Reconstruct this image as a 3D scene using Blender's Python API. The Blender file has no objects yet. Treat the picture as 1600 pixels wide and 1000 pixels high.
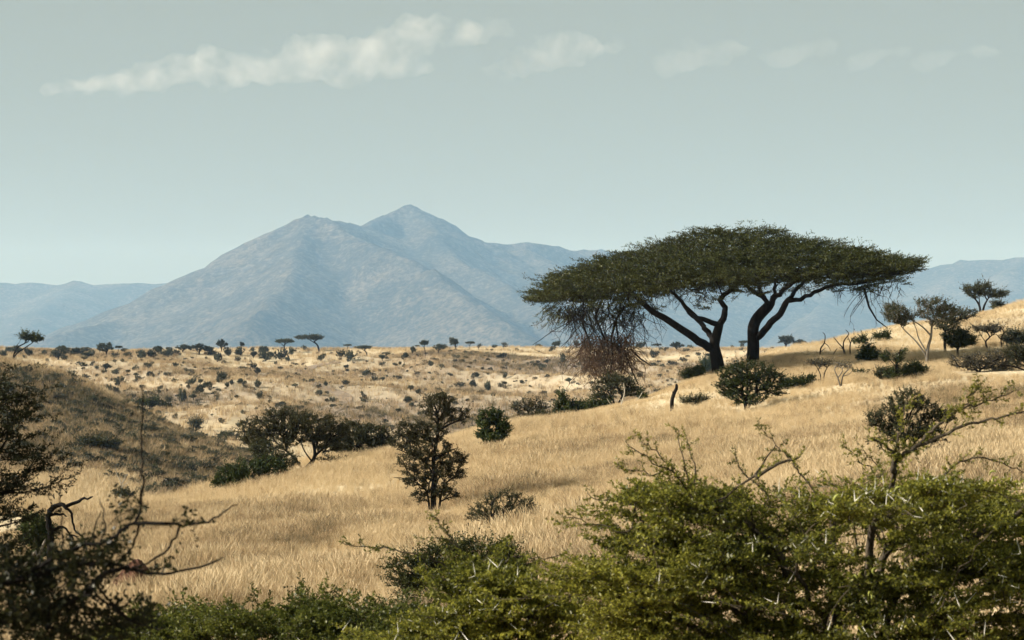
import bpy, math, numpy as np
from mathutils import Vector
R = math.radians
sc = bpy.context.scene
col = sc.collection
rng = np.random.default_rng(7)

# ------------------------------------------------------------------ camera, sky, sun, exposure
F = 3600.0          # focal length in pixels of the 1600 px wide photograph
HOR = 550.0         # row of the eye-level horizon
cam = bpy.data.cameras.new('camera')
cam.sensor_width = 36.0
cam.lens = 36.0 * F / 1600.0
cam.shift_y = (HOR - 500.0) / 1600.0
cam.clip_start = 0.1
cam.clip_end = 80000.0
cam.dof.use_dof = True
cam.dof.focus_distance = 115.0
cam.dof.aperture_fstop = 13.0
camo = bpy.data.objects.new('camera', cam)
camo.rotation_euler = (R(90), 0, 0)
col.objects.link(camo)
sc.camera = camo

SUN_EL, SUN_AZ = 30.0, -96.0      # azimuth clockwise from +Y: the sun stands left, a little behind the camera
sd = Vector((math.sin(R(SUN_AZ)) * math.cos(R(SUN_EL)), math.cos(R(SUN_AZ)) * math.cos(R(SUN_EL)), math.sin(R(SUN_EL))))
w = bpy.data.worlds.new('World')
sc.world = w
w.use_nodes = True
nt = w.node_tree
bg = nt.nodes['Background']
sky = nt.nodes.new('ShaderNodeTexSky')
sky.sky_type = 'NISHITA'
sky.sun_disc = False
sky.sun_elevation = R(SUN_EL)
sky.sun_rotation = R(SUN_AZ)
sky.air_density = 1.0
sky.dust_density = 3.0
sky.ozone_density = 1.0
tintn = nt.nodes.new('ShaderNodeMix'); tintn.data_type = 'RGBA'; tintn.blend_type = 'MULTIPLY'
tintn.inputs[0].default_value = 1.0
tintn.inputs[7].default_value = (0.85, 0.80, 0.59, 1)
nt.links.new(sky.outputs[0], tintn.inputs[6])
veil = nt.nodes.new('ShaderNodeMix'); veil.data_type = 'RGBA'      # thin even high haze over the whole sky
veil.inputs[0].default_value = 0.92
veil.inputs[7].default_value = (5.0, 5.45, 4.7, 1)
nt.links.new(tintn.outputs[2], veil.inputs[6])
nt.links.new(veil.outputs[2], bg.inputs[0])
bg.inputs[1].default_value = 0.0385
sl = bpy.data.lights.new('sun', 'SUN')
sl.energy = 5.0
sl.angle = R(0.5)
sl.color = (1.0, 0.93, 0.82)
so = bpy.data.objects.new('sun', sl)
so.rotation_euler = (-sd).to_track_quat('-Z', 'Y').to_euler()
col.objects.link(so)
vs = sc.view_settings
vs.view_transform = 'Standard'
vs.look = 'None'
vs.exposure = 0.95
vs.gamma = 1.0
vs.use_curve_mapping = False
cy = sc.cycles
cy.max_bounces = 5
cy.diffuse_bounces = 2
cy.glossy_bounces = 2
cy.transmission_bounces = 4
cy.volume_bounces = 1
cy.transparent_max_bounces = 4
cy.use_adaptive_sampling = True
cy.adaptive_threshold = 0.025
cy.use_denoising = True
cy.denoising_prefilter = 'ACCURATE'

# ------------------------------------------------------------------ helpers
def tag(o, label=None, cat=None, group=None, kind=None):
    if label: o['label'] = label
    if cat: o['category'] = cat
    if group: o['group'] = group
    if kind: o['kind'] = kind
    return o

def mk_mesh(name, parts, smooth=False):
    """parts: list of (V (n,3), F (m,k), material index)"""
    parts = [p for p in parts if p is not None and len(p[0]) and len(p[1])]
    V = np.concatenate([p[0] for p in parts]).astype(np.float32)
    loops, starts, mats = [], [], []
    off = 0; ls = 0
    for p in parts:
        f = p[1]
        k = f.shape[1]
        loops.append((f + off).ravel())
        starts.append(ls + np.arange(len(f)) * k)
        mats.append(np.full(len(f), p[2]))
        off += len(p[0]); ls += f.size
    loops = np.concatenate(loops).astype(np.int32)
    starts = np.concatenate(starts).astype(np.int32)
    mats = np.concatenate(mats).astype(np.int32)
    me = bpy.data.meshes.new(name)
    me.vertices.add(len(V)); me.vertices.foreach_set('co', V.ravel())
    me.loops.add(len(loops)); me.loops.foreach_set('vertex_index', loops)
    me.polygons.add(len(starts)); me.polygons.foreach_set('loop_start', starts)
    me.polygons.foreach_set('material_index', mats)
    if smooth: me.polygons.foreach_set('use_smooth', np.ones(len(starts), dtype=bool))
    me.update(calc_edges=True)
    me.validate()
    return me

def obj(name, me, mats, parent=None, loc=None):
    o = bpy.data.objects.new(name, me)
    if me is not None:
        for m in (mats if isinstance(mats, (list, tuple)) else [mats]):
            me.materials.append(m)
    col.objects.link(o)
    if parent: o.parent = parent
    if loc is not None: o.location = loc
    return o

def empty(name, loc, label, cat, group=None):
    o = bpy.data.objects.new(name, None)
    o.empty_display_size = 0.2
    o.location = loc
    col.objects.link(o)
    return tag(o, label, cat, group)

def unit(v):
    v = np.asarray(v, float)
    return v / np.maximum(np.linalg.norm(v, axis=-1, keepdims=True), 1e-9)

def px(x, y, d):
    return np.array([(x - 800.0) / F * d, d, (HOR - y) / F * d])

# lattice noise
def _h(ix, iy, s):
    n = (ix.astype(np.int64) * 374761393 + iy.astype(np.int64) * 668265263 + s * 974711) & 0x7fffffff
    n = ((n ^ (n >> 13)) * 1274126177) & 0x7fffffff
    return ((n ^ (n >> 16)) & 0xffff) / 65535.0
def vnoise(x, y, s=0):
    x = np.asarray(x, float); y = np.asarray(y, float)
    ix = np.floor(x); iy = np.floor(y); fx = x - ix; fy = y - iy
    fx = fx * fx * fx * (fx * (fx * 6 - 15) + 10); fy = fy * fy * fy * (fy * (fy * 6 - 15) + 10)
    a = _h(ix, iy, s); b = _h(ix + 1, iy, s); c = _h(ix, iy + 1, s); d = _h(ix + 1, iy + 1, s)
    return (a + (b - a) * fx) * (1 - fy) + (c + (d - c) * fx) * fy
def fbm(x, y, s=0, oct=4, gain=0.5):
    t = 0; a = 1; n = 0
    for i in range(oct):
        t = t + a * (vnoise(x, y, s + i * 17) - 0.5); n += a
        a *= gain; x = x * 2.03 + 11.3; y = y * 2.03 - 7.1
    return t / n * 2       # about -1..1

# ------------------------------------------------------------------ materials
def new_mat(name):
    m = bpy.data.materials.new(name); m.use_nodes = True
    t = m.node_tree
    t.nodes.clear()
    out = t.nodes.new('ShaderNodeOutputMaterial')
    return m, t, out
def ramp(t, stops, src=None):
    n = t.nodes.new('ShaderNodeValToRGB')
    e = n.color_ramp.elements
    while len(e) < len(stops): e.new(0.5)
    for k, (p, c) in enumerate(stops):
        e[k].position = p; e[k].color = (*c, 1)
    if src is not None: t.links.new(src, n.inputs[0])
    return n.outputs[0]
def noise_node(t, scale, detail=4, rough=0.55, vec=None):
    n = t.nodes.new('ShaderNodeTexNoise')
    n.inputs['Scale'].default_value = scale; n.inputs['Detail'].default_value = detail; n.inputs['Roughness'].default_value = rough
    if vec is not None: t.links.new(vec, n.inputs['Vector'])
    return n
def mixc(t, fac, a, b, mode='MIX'):
    n = t.nodes.new('ShaderNodeMix'); n.data_type = 'RGBA'; n.blend_type = mode
    for s, v in ((0, fac), (6, a), (7, b)):
        if hasattr(v, 'is_output'): t.links.new(v, n.inputs[s])
        elif s == 0: n.inputs[0].default_value = v
        else: n.inputs[s].default_value = (*v, 1)
    return n.outputs[2]

def leaf_mat(name, c1, c2, c3, trans=0.3, gloss=0.02, pos=(0.1, 0.5, 0.95), vary=0.4):
    """leaf colours vary leaf by leaf and in drifts through the crown"""
    m, t, out = new_mat(name)
    g = t.nodes.new('ShaderNodeNewGeometry')
    oi = t.nodes.new('ShaderNodeObjectInfo')
    nz = noise_node(t, 1.6, 3, 0.6, g.outputs['Position'])
    a = t.nodes.new('ShaderNodeMath'); a.operation = 'MULTIPLY_ADD'
    t.links.new(g.outputs['Random Per Island'], a.inputs[0]); a.inputs[1].default_value = 0.5
    b = t.nodes.new('ShaderNodeMath'); b.operation = 'MULTIPLY_ADD'
    t.links.new(nz.outputs[0], b.inputs[0]); b.inputs[1].default_value = 0.9; b.inputs[2].default_value = -0.2
    t.links.new(b.outputs[0], a.inputs[2])
    c = ramp(t, [(pos[0], c1), (pos[1], c2), (pos[2], c3)], a.outputs[0])
    r = t.nodes.new('ShaderNodeMath'); r.operation = 'MULTIPLY_ADD'
    t.links.new(oi.outputs['Random'], r.inputs[0]); r.inputs[1].default_value = vary; r.inputs[2].default_value = 1.0 - vary * 0.5
    h = t.nodes.new('ShaderNodeHueSaturation'); t.links.new(c, h.inputs['Color']); t.links.new(r.outputs[0], h.inputs['Value'])
    d = t.nodes.new('ShaderNodeBsdfDiffuse'); t.links.new(h.outputs[0], d.inputs[0])
    tr = t.nodes.new('ShaderNodeBsdfTranslucent'); t.links.new(h.outputs[0], tr.inputs[0])
    mx = t.nodes.new('ShaderNodeMixShader'); mx.inputs[0].default_value = trans
    t.links.new(d.outputs[0], mx.inputs[1]); t.links.new(tr.outputs[0], mx.inputs[2])
    gl = t.nodes.new('ShaderNodeBsdfGlossy'); gl.inputs['Roughness'].default_value = 0.45
    m2 = t.nodes.new('ShaderNodeMixShader'); m2.inputs[0].default_value = gloss
    t.links.new(mx.outputs[0], m2.inputs[1]); t.links.new(gl.outputs[0], m2.inputs[2])
    t.links.new(m2.outputs[0], out.inputs[0])
    return m

def bark_mat(name, c1, c2, scale=6.0):
    m, t, out = new_mat(name)
    tc = t.nodes.new('ShaderNodeTexCoord')
    mp = t.nodes.new('ShaderNodeMapping'); mp.inputs['Scale'].default_value = (1, 1, 0.25)
    t.links.new(tc.outputs['Object'], mp.inputs[0])
    n = noise_node(t, scale, 6, 0.65, mp.outputs[0])
    c = ramp(t, [(0.3, c1), (0.7, c2)], n.outputs[0])
    p = t.nodes.new('ShaderNodeBsdfPrincipled')
    p.inputs['Roughness'].default_value = 0.9
    p.inputs['Specular IOR Level'].default_value = 0.12
    t.links.new(c, p.inputs['Base Color'])
    b = t.nodes.new('ShaderNodeBump'); b.inputs['Strength'].default_value = 0.6; b.inputs['Distance'].default_value = 0.06
    t.links.new(n.outputs[0], b.inputs['Height']); t.links.new(b.outputs[0], p.inputs['Normal'])
    t.links.new(p.outputs[0], out.inputs[0])
    return m

M = {}
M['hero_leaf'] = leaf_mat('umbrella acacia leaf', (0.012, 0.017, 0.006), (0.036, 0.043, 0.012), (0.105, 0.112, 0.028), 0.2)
M['olive'] = leaf_mat('olive leaf', (0.018, 0.022, 0.010), (0.042, 0.047, 0.020), (0.09, 0.088, 0.038))
M['brownleaf'] = leaf_mat('brown olive leaf', (0.019, 0.020, 0.009), (0.045, 0.045, 0.019), (0.098, 0.09, 0.040))
M['green'] = leaf_mat('fresh green leaf', (0.014, 0.024, 0.008), (0.036, 0.052, 0.015), (0.095, 0.11, 0.03))
M['far_leaf'] = leaf_mat('grey green leaf', (0.022, 0.028, 0.018), (0.054, 0.060, 0.036), (0.115, 0.115, 0.066), vary=0.9)
M['grey_leaf'] = leaf_mat('grey brown scrub leaf', (0.05, 0.045, 0.032), (0.09, 0.082, 0.056), (0.14, 0.125, 0.085))
M['thorn_leaf'] = leaf_mat('thorn bush leaflet', (0.024, 0.033, 0.007), (0.112, 0.121, 0.019), (0.34, 0.325, 0.047), 0.46, pos=(0.08, 0.41, 0.82))
M['strip_leaf'] = leaf_mat('green shrub leaflet', (0.022, 0.033, 0.007), (0.085, 0.102, 0.018), (0.25, 0.255, 0.042), 0.42)
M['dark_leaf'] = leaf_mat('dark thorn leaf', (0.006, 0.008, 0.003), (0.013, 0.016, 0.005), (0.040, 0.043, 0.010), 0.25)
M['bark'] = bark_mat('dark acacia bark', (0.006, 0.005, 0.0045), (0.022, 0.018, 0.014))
M['bark_brown'] = bark_mat('brown twig bark', (0.05, 0.032, 0.022), (0.12, 0.08, 0.055), 12)
M['bark_grey'] = bark_mat('pale grey bark', (0.09, 0.08, 0.066), (0.24, 0.215, 0.18))
M['bark_black'] = bark_mat('near-black bark', (0.004, 0.0036, 0.0032), (0.011, 0.0095, 0.008), 10)  # one near-black tone for the snag and the left-edge plants
M['bark_thorn'] = bark_mat('thorn bush bark', (0.03, 0.025, 0.018), (0.11, 0.09, 0.065), 20)
M['bark_white'] = bark_mat('bleached dead wood', (0.28, 0.255, 0.21), (0.50, 0.47, 0.40), 14)
def plain(name, c1, c2, rough=0.6, scale=30, trans=0.0):
    m, t, out = new_mat(name)
    oi = t.nodes.new('ShaderNodeObjectInfo')
    tc = t.nodes.new('ShaderNodeTexCoord')
    n = noise_node(t, scale, 3, 0.5, tc.outputs['Object'])
    a = t.nodes.new('ShaderNodeMath'); a.operation = 'MULTIPLY_ADD'
    t.links.new(oi.outputs['Random'], a.inputs[0]); a.inputs[1].default_value = 0.6
    t.links.new(n.outputs[0], a.inputs[2])
    c = ramp(t, [(0.3, c1), (1.1 if False else 1.0, c2)], a.outputs[0])
    p = t.nodes.new('ShaderNodeBsdfPrincipled'); p.inputs['Roughness'].default_value = rough
    t.links.new(c, p.inputs['Base Color'])
    t.links.new(p.outputs[0], out.inputs[0])
    return m
M['thorn'] = plain('white thorn', (0.45, 0.42, 0.34), (0.72, 0.70, 0.60))
M['pod'] = plain('green seed pod', (0.10, 0.125, 0.020), (0.24, 0.255, 0.04), 0.6)
M['mound'] = bark_mat('red termite earth', (0.06, 0.030, 0.02), (0.12, 0.060, 0.038), 3)

# ------------------------------------------------------------------ terrain: one sheet, measured heights joined by a thin-plate surface
CP = []
def row(d, cols, zs):
    for c, z in zip(cols, zs): CP.append((c, d, z))
wide = [-500, 0, 400, 800, 1200, 1600, 2100]
for d_, z_ in ((1, -2.2), (3, -2.2), (9, -2.25)): row(d_, wide, [z_] * 7)
row(16, wide, [-2.75, -2.75, -2.7, -2.6, -2.5, -2.45, -2.45])
row(25, wide, [-3.9, -3.9, -3.6, -3.2, -2.75, -2.6, -2.6])
C9 = [-400, 0, 200, 400, 600, 800, 1000, 1200, 1400, 1600, 2000]
row(42, C9, [-5.4, -5.1, -4.8, -4.6, -4.4, -3.9, -3.3, -2.8, -2.55, -2.4, -2.2])
row(60, C9, [-6.4, -5.7, -5.1, -4.85, -4.6, -4.05, -3.45, -2.9, -2.5, -2.3, -2.0])
row(75, C9, [-7.0, -6.3, -5.15, -4.95, -4.6, -4.0, -3.3, -2.8, -2.2, -1.95, -1.6])
row(95, C9, [-8.5, -7.8, -6.9, -5.15, -4.2, -3.6, -2.95, -2.45, -1.5, -1.25, -0.9])
row(108, [400, 600, 800, 1000, 1120, 1200, 1400, 1600], [-6.2, -4.8, -3.5, -2.45, -1.85, -1.75, -1.05, -0.7])
row(125, [-400, 0, 200, 400, 600, 800, 1000, 1120, 1200, 1400, 1600, 2000], [-9, -9.5, -9.3, -8.5, -6.8, -5.2, -2.75, -1.05, -0.7, -0.45, 0.1, 0.9])
row(150, [-400, 0, 200, 400, 600, 800, 1000, 1120, 1200, 1280, 1400, 1600, 2000], [-8.5, -10, -10.4, -11, -10.5, -9, -6, -3, -0.1, 0.4, 0.75, 1.5, 2.5])
row(172, [0, 100, 200, 300], [-9.7, -9.9, -10.6, -11.2])
row(190, [-400, 0, 200, 400, 600, 800, 1000, 1200, 1280, 1400, 1500, 1600, 2000], [-4, -8.4, -9.4, -12.0, -14, -13.2, -10.5, -5, -0.6, 1.85, 2.7, 3.6, 5.5])
row(230, [-400, 0, 100, 200, 300, 400, 600, 800, 1000, 1200, 1400, 1600, 2000], [1, -3.6, -5.6, -7.6, -9.3, -11.2, -15.5, -15.5, -13.5, -9, -2, 4.6, 7])
row(262, [-400, 0, 100, 200, 300, 400, 600, 800, 1000, 1200, 1400, 1600, 2000], [3, -1.5, -2.9, -6.5, -10, -13, -16, -16, -14.5, -11, -5, 2.5, 6.5])
row(320, [-400, 0, 200, 400, 600, 800, 1000, 1200, 1400, 1600, 2000], [0, -5.5, -11, -13, -14.5, -14.8, -14, -12, -9, -3, 2])
row(400, [-400, 0, 200, 400, 600, 800, 1000, 1200, 1400, 1600, 2000], [-5, -7.2, -9.6, -10.8, -11.4, -11.6, -11.2, -10, -8, -5, -2])
row(500, wide, [-5.5, -5.5, -7.4, -8.2, -7.5, -6, -5])
row(600, wide, [-2.6, -2.6, -3.8, -4.3, -4, -3.6, -3])
row(690, wide, [0.1, 0.0, -0.2, -0.2, -0.2, 0, 0])
row(735, wide, [0.6, 0.6, 1.0, 1.1, 1.1, 1, 1])
row(800, wide, [0.6, 0.6, 1.0, 1.1, 1.2, 1, 1])
row(1000, wide, [-2] * 7)
row(1500, wide, [-14] * 7)
row(3000, wide, [-28] * 7)
row(8000, wide, [-35] * 7)
row(15500, wide, [-35] * 7)
CP = np.array(CP)
def uv(c, d): return np.stack([(np.asarray(c, float) - 800) / 800 * 1.3, np.log(np.asarray(d, float)) * 1.6], -1)
def tps(r2): return 0.5 * r2 * np.log(np.maximum(r2, 1e-12))
U = uv(CP[:, 0], CP[:, 1]); n_ = len(U)
A = np.zeros((n_ + 3, n_ + 3))
A[:n_, :n_] = tps(((U[:, None] - U[None]) ** 2).sum(-1)) + np.eye(n_) * 2e-3
A[:n_, n_] = 1; A[:n_, n_ + 1:] = U; A[n_, :n_] = 1; A[n_ + 1:, :n_] = U.T
WT = np.linalg.solve(A, np.concatenate([CP[:, 2], np.zeros(3)]))
def base_h(c, d):
    q = uv(np.clip(c, -500, 2100), np.clip(d, 1, 15500)); o = np.empty(len(q))
    for i in range(0, len(q), 20000):
        s = q[i:i + 20000]
        o[i:i + 20000] = tps(((s[:, None] - U[None]) ** 2).sum(-1)) @ WT[:n_] + WT[n_] + s @ WT[n_ + 1:]
    return o
TH = np.concatenate([np.linspace(-180, -20, 33)[:-1], np.linspace(-20, 20, 400), np.linspace(20, 180, 33)[1:]])
DD = [0.6]
while DD[-1] < 15500:
    d_ = DD[-1]
    DD.append(d_ * (1.12 if d_ < 30 else 1.0125 if d_ < 270 else 1.012 if d_ < 830 else 1.05))
DD = np.array(DD); LD = np.log(DD)
tg, dg = np.meshgrid(TH, DD, indexing='ij')
GX = dg * np.sin(np.radians(tg)); GY = dg * np.cos(np.radians(tg))
yf = np.maximum(GY, 0.35 * dg)
gc = 800 + GX / yf * F
dist_for = np.where(GY > 0.35 * dg, GY, dg)
Z = base_h(gc.ravel(), dist_for.ravel()).reshape(gc.shape)
far = np.clip((dg - 290) / 90, 0, 1) * np.clip((900 - dg) / 150, 0, 1)
Z += fbm(GX / 3.2, GY / 3.2, 3, 3) * 0.10 * np.clip(dg / 40, 0, 1)
Z += fbm(GX / 26, GY / 26, 5, 3) * 0.22 * np.clip((dg - 30) / 60, 0, 1)
Z += fbm(GX / 13, GY / 20, 15, 4) * 0.9 * np.clip((dg - 180) / 25, 0, 1) * np.clip((300 - dg) / 30, 0, 1) * np.clip((560 - gc) / 100, 0, 1)   # broken ground on the left hill
# spurs and gullies running down the far slope
sp = 1 - np.abs(fbm((GX * 0.8 + GY * 0.5) / 85, (GY * 0.8 - GX * 0.5) / 210, 21, 4))
Z += far * np.clip((745 - dg) / 120, 0, 1) * (sp - 0.75) * 13.0
Z += far * np.clip((745 - dg) / 60, 0.25, 1) * fbm(GX / 30, GY / 40, 31, 3) * 1.3
GZ = Z
def gz(x, y):
    x = np.atleast_1d(np.asarray(x, float)); y = np.atleast_1d(np.asarray(y, float))
    t = np.degrees(np.arctan2(x, y)); l = np.log(np.maximum(np.hypot(x, y), 0.61))
    i = np.clip(np.searchsorted(TH, t) - 1, 0, len(TH) - 2); j = np.clip(np.searchsorted(LD, l) - 1, 0, len(LD) - 2)
    a = (t - TH[i]) / (TH[i + 1] - TH[i]); b = (l - LD[j]) / (LD[j + 1] - LD[j])
    return (GZ[i, j] * (1 - a) + GZ[i + 1, j] * a) * (1 - b) + (GZ[i, j + 1] * (1 - a) + GZ[i + 1, j + 1] * a) * b
def hit(x, y, dmin=20, dmax=760, lift=0.0):
    """first ground point on the line of sight through a pixel"""
    d = np.exp(np.linspace(math.log(dmin), math.log(dmax), 900))
    X = (x - 800) / F * d
    under = (HOR - y) / F * d <= gz(X, d) + lift
    k = np.argmax(under) if under.any() else len(d) - 1
    return np.array([X[k], d[k], gz(X[k], d[k])[0]])
def ground(x, d):
    X = (x - 800) / F * d
    return np.array([X, d, gz(X, d)[0]])

nT, nD = GX.shape
idx = np.arange(nT * nD).reshape(nT, nD)
q = np.stack([idx[:-1, :-1], idx[1:, :-1], idx[1:, 1:], idx[:-1, 1:]], -1).reshape(-1, 4)
GV = np.stack([GX, GY, GZ], -1).reshape(-1, 3)
cap = np.concatenate([[nT * nD], idx[:, 0]])
capF = np.stack([np.full(nT - 1, nT * nD), idx[1:, 0], idx[:-1, 0]], -1)
me = mk_mesh('ground', [(np.concatenate([GV, [[0, 0, -2.2]]]), q, 0)], True)
# scrub share of the ground cover: long patches on the far slope, thicker on the near-left hill, with some of its sun and shade painted in
def scrub_shade_at(x, y):
    d = np.hypot(x, y); c = 800 + x / np.maximum(y, 1) * F
    s = 0.5 + 0.9 * fbm((x * 0.85 + y * 0.3) / 60, y / 30, 41, 4)
    far_ = np.clip((d - 290) / 60, 0, 1)
    s = s * far_
    s += far_ * 0.45 * np.exp(-((c - 900) / 190) ** 2 - ((d - 560) / 70) ** 2)
    s += far_ * 0.35 * np.exp(-((c - 650) / 220) ** 2 - ((d - 400) / 60) ** 2)
    s -= far_ * 0.55 * np.clip((d - 640) / 60, 0, 1)
    s -= far_ * 0.5 * np.exp(-((c - 400) / 130) ** 2 - ((d - 400) / 25) ** 2)
    hill = np.clip((262 - d) / 12, 0.15, 1) * np.clip((d - 176 + 26 * np.clip((c - 200) / 60, 0, 1)) / 14, 0, 1) * np.clip((285 - d) / 25, 0, 1) * np.clip((520 - c) / 120, 0, 1)  # sunlit crest and shaded valley edge are painted in as less and more scrub
    s += hill * (0.95 + 0.7 * fbm(x / 12, y / 20, 51, 3))
    near = np.clip((200 - d) / 40, 0, 1) * np.clip((c - 200) / 100, 0, 1)
    s += near * np.clip(0.1 + 0.75 * fbm(x / 7, y / 14, 61, 3), 0, 1) * 0.6
    return np.clip(s, 0, 1)
sa = me.attributes.new('scrub', 'FLOAT', 'POINT')
sv = np.concatenate([scrub_shade_at(GV[:, 0], GV[:, 1]), [0.0]])
sa.data.foreach_set('value', sv.astype(np.float32))
m, t, out = new_mat('dry savanna ground')
geo = t.nodes.new('ShaderNodeNewGeometry')
at = t.nodes.new('ShaderNodeAttribute'); at.attribute_name = 'scrub'
mp = t.nodes.new('ShaderNodeMapping'); mp.inputs['Scale'].default_value = (1, 0.55, 1)
t.links.new(geo.outputs['Position'], mp.inputs[0])
n1 = noise_node(t, 0.10, 8, 0.68, mp.outputs[0]); n2 = noise_node(t, 0.9, 6, 0.7, mp.outputs[0])
straw = ramp(t, [(0.30, (0.39, 0.305, 0.195)), (0.5, (0.55, 0.455, 0.30)), (0.68, (0.68, 0.59, 0.42))], n1.outputs[0])
scr = ramp(t, [(0.32, (0.12, 0.10, 0.085)), (0.52, (0.25, 0.20, 0.16)), (0.72, (0.39, 0.31, 0.245))], n2.outputs[0])
ad = t.nodes.new('ShaderNodeMath'); ad.operation = 'MULTIPLY_ADD'
t.links.new(n2.outputs[0], ad.inputs[0]); ad.inputs[1].default_value = 0.9; ad.inputs[2].default_value = -0.45
sm = t.nodes.new('ShaderNodeMath'); sm.operation = 'ADD'; sm.use_clamp = True
t.links.new(at.outputs['Fac'], sm.inputs[0]); t.links.new(ad.outputs[0], sm.inputs[1])
p = t.nodes.new('ShaderNodeBsdfPrincipled'); p.inputs['Roughness'].default_value = 1.0
p.inputs['Specular IOR Level'].default_value = 0.0
t.links.new(mixc(t, sm.outputs[0], straw, scr), p.inputs['Base Color'])
bp = t.nodes.new('ShaderNodeBump'); bp.inputs['Strength'].default_value = 0.8; bp.inputs['Distance'].default_value = 0.5
t.links.new(n2.outputs[0], bp.inputs['Height']); t.links.new(bp.outputs[0], p.inputs['Normal'])
t.links.new(p.outputs[0], out.inputs[0])
tag(obj('ground', me, m), 'rolling dry savanna ground under golden grass', None, kind='structure')

# ------------------------------------------------------------------ mountains
def ridge_field(X, Y, ridges):
    z = np.full(X.shape, -80.0)
    for pts, slope, pw in ridges:
        for a, b in zip(pts[:-1], pts[1:]):
            a = np.array(a, float); b = np.array(b, float)
            ab = b[:2] - a[:2]; L2 = (ab ** 2).sum()
            tt = np.clip(((X - a[0]) * ab[0] + (Y - a[1]) * ab[1]) / L2, 0, 1)
            dx = X - a[0] - tt * ab[0]; dy = Y - a[1] - tt * ab[1]
            h = a[2] + (b[2] - a[2]) * tt
            dist = np.hypot(dx, dy)
            zz = h - slope * dist / (1 + dist * pw)
            z = np.maximum(z, zz)
    return z
m, t, out = new_mat('scrubby mountain rock')
geo = t.nodes.new('ShaderNodeNewGeometry')
n1 = noise_node(t, 0.004, 8, 0.7, geo.outputs['Position']); n2 = noise_node(t, 0.05, 6, 0.8, geo.outputs['Position'])
sumn = t.nodes.new('ShaderNodeMath'); sumn.operation = 'MULTIPLY_ADD'; sumn.inputs[1].default_value = 0.75
t.links.new(n2.outputs[0], sumn.inputs[0])
hf = t.nodes.new('ShaderNodeMath'); hf.operation = 'MULTIPLY'; hf.inputs[1].default_value = 0.35; t.links.new(n1.outputs[0], hf.inputs[0])
t.links.new(hf.outputs[0], sumn.inputs[2])
c = ramp(t, [(0.38, (0.012, 0.014, 0.014)), (0.52, (0.034, 0.033, 0.028)), (0.67, (0.16, 0.137, 0.112))], sumn.outputs[0])
d = t.nodes.new('ShaderNodeBsdfDiffuse'); t.links.new(c, d.inputs[0])
bp = t.nodes.new('ShaderNodeBump'); bp.inputs['Strength'].default_value = 0.7; bp.inputs['Distance'].default_value = 14.0
t.links.new(n2.outputs[0], bp.inputs['Height']); t.links.new(bp.outputs[0], d.inputs['Normal'])
t.links.new(d.outputs[0], out.inputs[0])
MTN = m
def mp3(x, y, d): return tuple(px(x, y, d))
def mountain(name, x0, x1, y0, y1, step, ridges, label, rough=1.0, seed=0):
    xs = np.arange(x0, x1, step); ys = np.arange(y0, y1, step)
    X, Y = np.meshgrid(xs, ys, indexing='ij')
    wx = fbm(X / 420, Y / 420, seed + 1, 4) * 90; wy = fbm(X / 420, Y / 420, seed + 9, 4) * 90
    H = ridge_field(X + wx * 0.55, Y + wy, ridges)
    hh = np.clip((H + 40) / 200, 0, 1)
    gul = np.abs(fbm((X + wx * 2) / 330, (Y + wy * 2) / 330, seed + 6, 4, 0.5))
    H = H + hh * rough * (fbm(X / 260, Y / 260, seed + 3, 5, 0.55) * 14 + fbm(X / 75, Y / 75, seed + 4, 3) * 11.0 + np.clip((H - 60) / 200, 0, 1) * (np.minimum(gul, 0.5) - 0.28) * 62)
    ii = np.arange(X.size).reshape(X.shape)
    q = np.stack([ii[:-1, :-1], ii[1:, :-1], ii[1:, 1:], ii[:-1, 1:]], -1).reshape(-1, 4)
    V = np.stack([X, Y, H], -1).reshape(-1, 3)
    q = q[(H.ravel()[q] > -60).any(1)]
    tag(obj(name, mk_mesh(name, [(V, q, 0)], True), MTN), label, None, kind='structure')
A_ = mp3(487, 331, 9000)
main = [
    ([mp3(487, 328, 9000), mp3(440, 354, 9050), mp3(385, 398, 9150), mp3(330, 430, 9250), mp3(290, 446, 9400), mp3(215, 470, 9500)], 0.62, 0.0002),
    ([mp3(487, 328, 9000), mp3(530, 342, 8850), mp3(560, 360, 8650), mp3(640, 405, 8200), mp3(720, 455, 7700), mp3(790, 505, 7200)], 0.60, 0.0002),
    ([mp3(487, 331, 9000), mp3(470, 380, 8500), mp3(440, 450, 7800), mp3(400, 510, 7100)], 0.60, 0.0002),
    ([mp3(515, 338, 9000), mp3(572, 350, 9500), mp3(605, 334, 9800), mp3(642, 320, 9900), mp3(660, 328, 9900), mp3(690, 346, 9900), mp3(730, 374, 9950), mp3(800, 380, 10100), mp3(900, 386, 10300), mp3(1000, 396, 10500), mp3(1150, 412, 10700)], 0.55, 0.0002),
    ([mp3(642, 318, 9900), mp3(700, 390, 9200), mp3(780, 440, 8700), mp3(880, 490, 8000)], 0.55, 0.0002),
    ([mp3(800, 380, 10100), mp3(900, 430, 9400), mp3(1000, 490, 8700)], 0.5, 0.0002),
    ([mp3(290, 446, 9400), mp3(200, 490, 8600), mp3(100, 520, 8000)], 0.45, 0.0003),
]
mountain('mountain', -3600, 2400, 6000, 11800, 28.0, main, 'twin-peaked blue mountain fading in the haze', 0.75, 3)
left = [([mp3(-500, 470, 12600), mp3(-200, 445, 12600), mp3(-60, 440, 12600), mp3(60, 441, 12600), mp3(100, 441, 12600), mp3(125, 436, 12600), mp3(150, 442, 12600), mp3(290, 441, 12600), mp3(420, 452, 12600)], 0.45, 0.0002),
        ([mp3(-60, 440, 12600), mp3(-100, 500, 11200), mp3(-120, 530, 10300)], 0.35, 0.0003),
        ([mp3(125, 436, 12600), mp3(60, 490, 11500), mp3(20, 525, 10600)], 0.35, 0.0003)]
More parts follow.
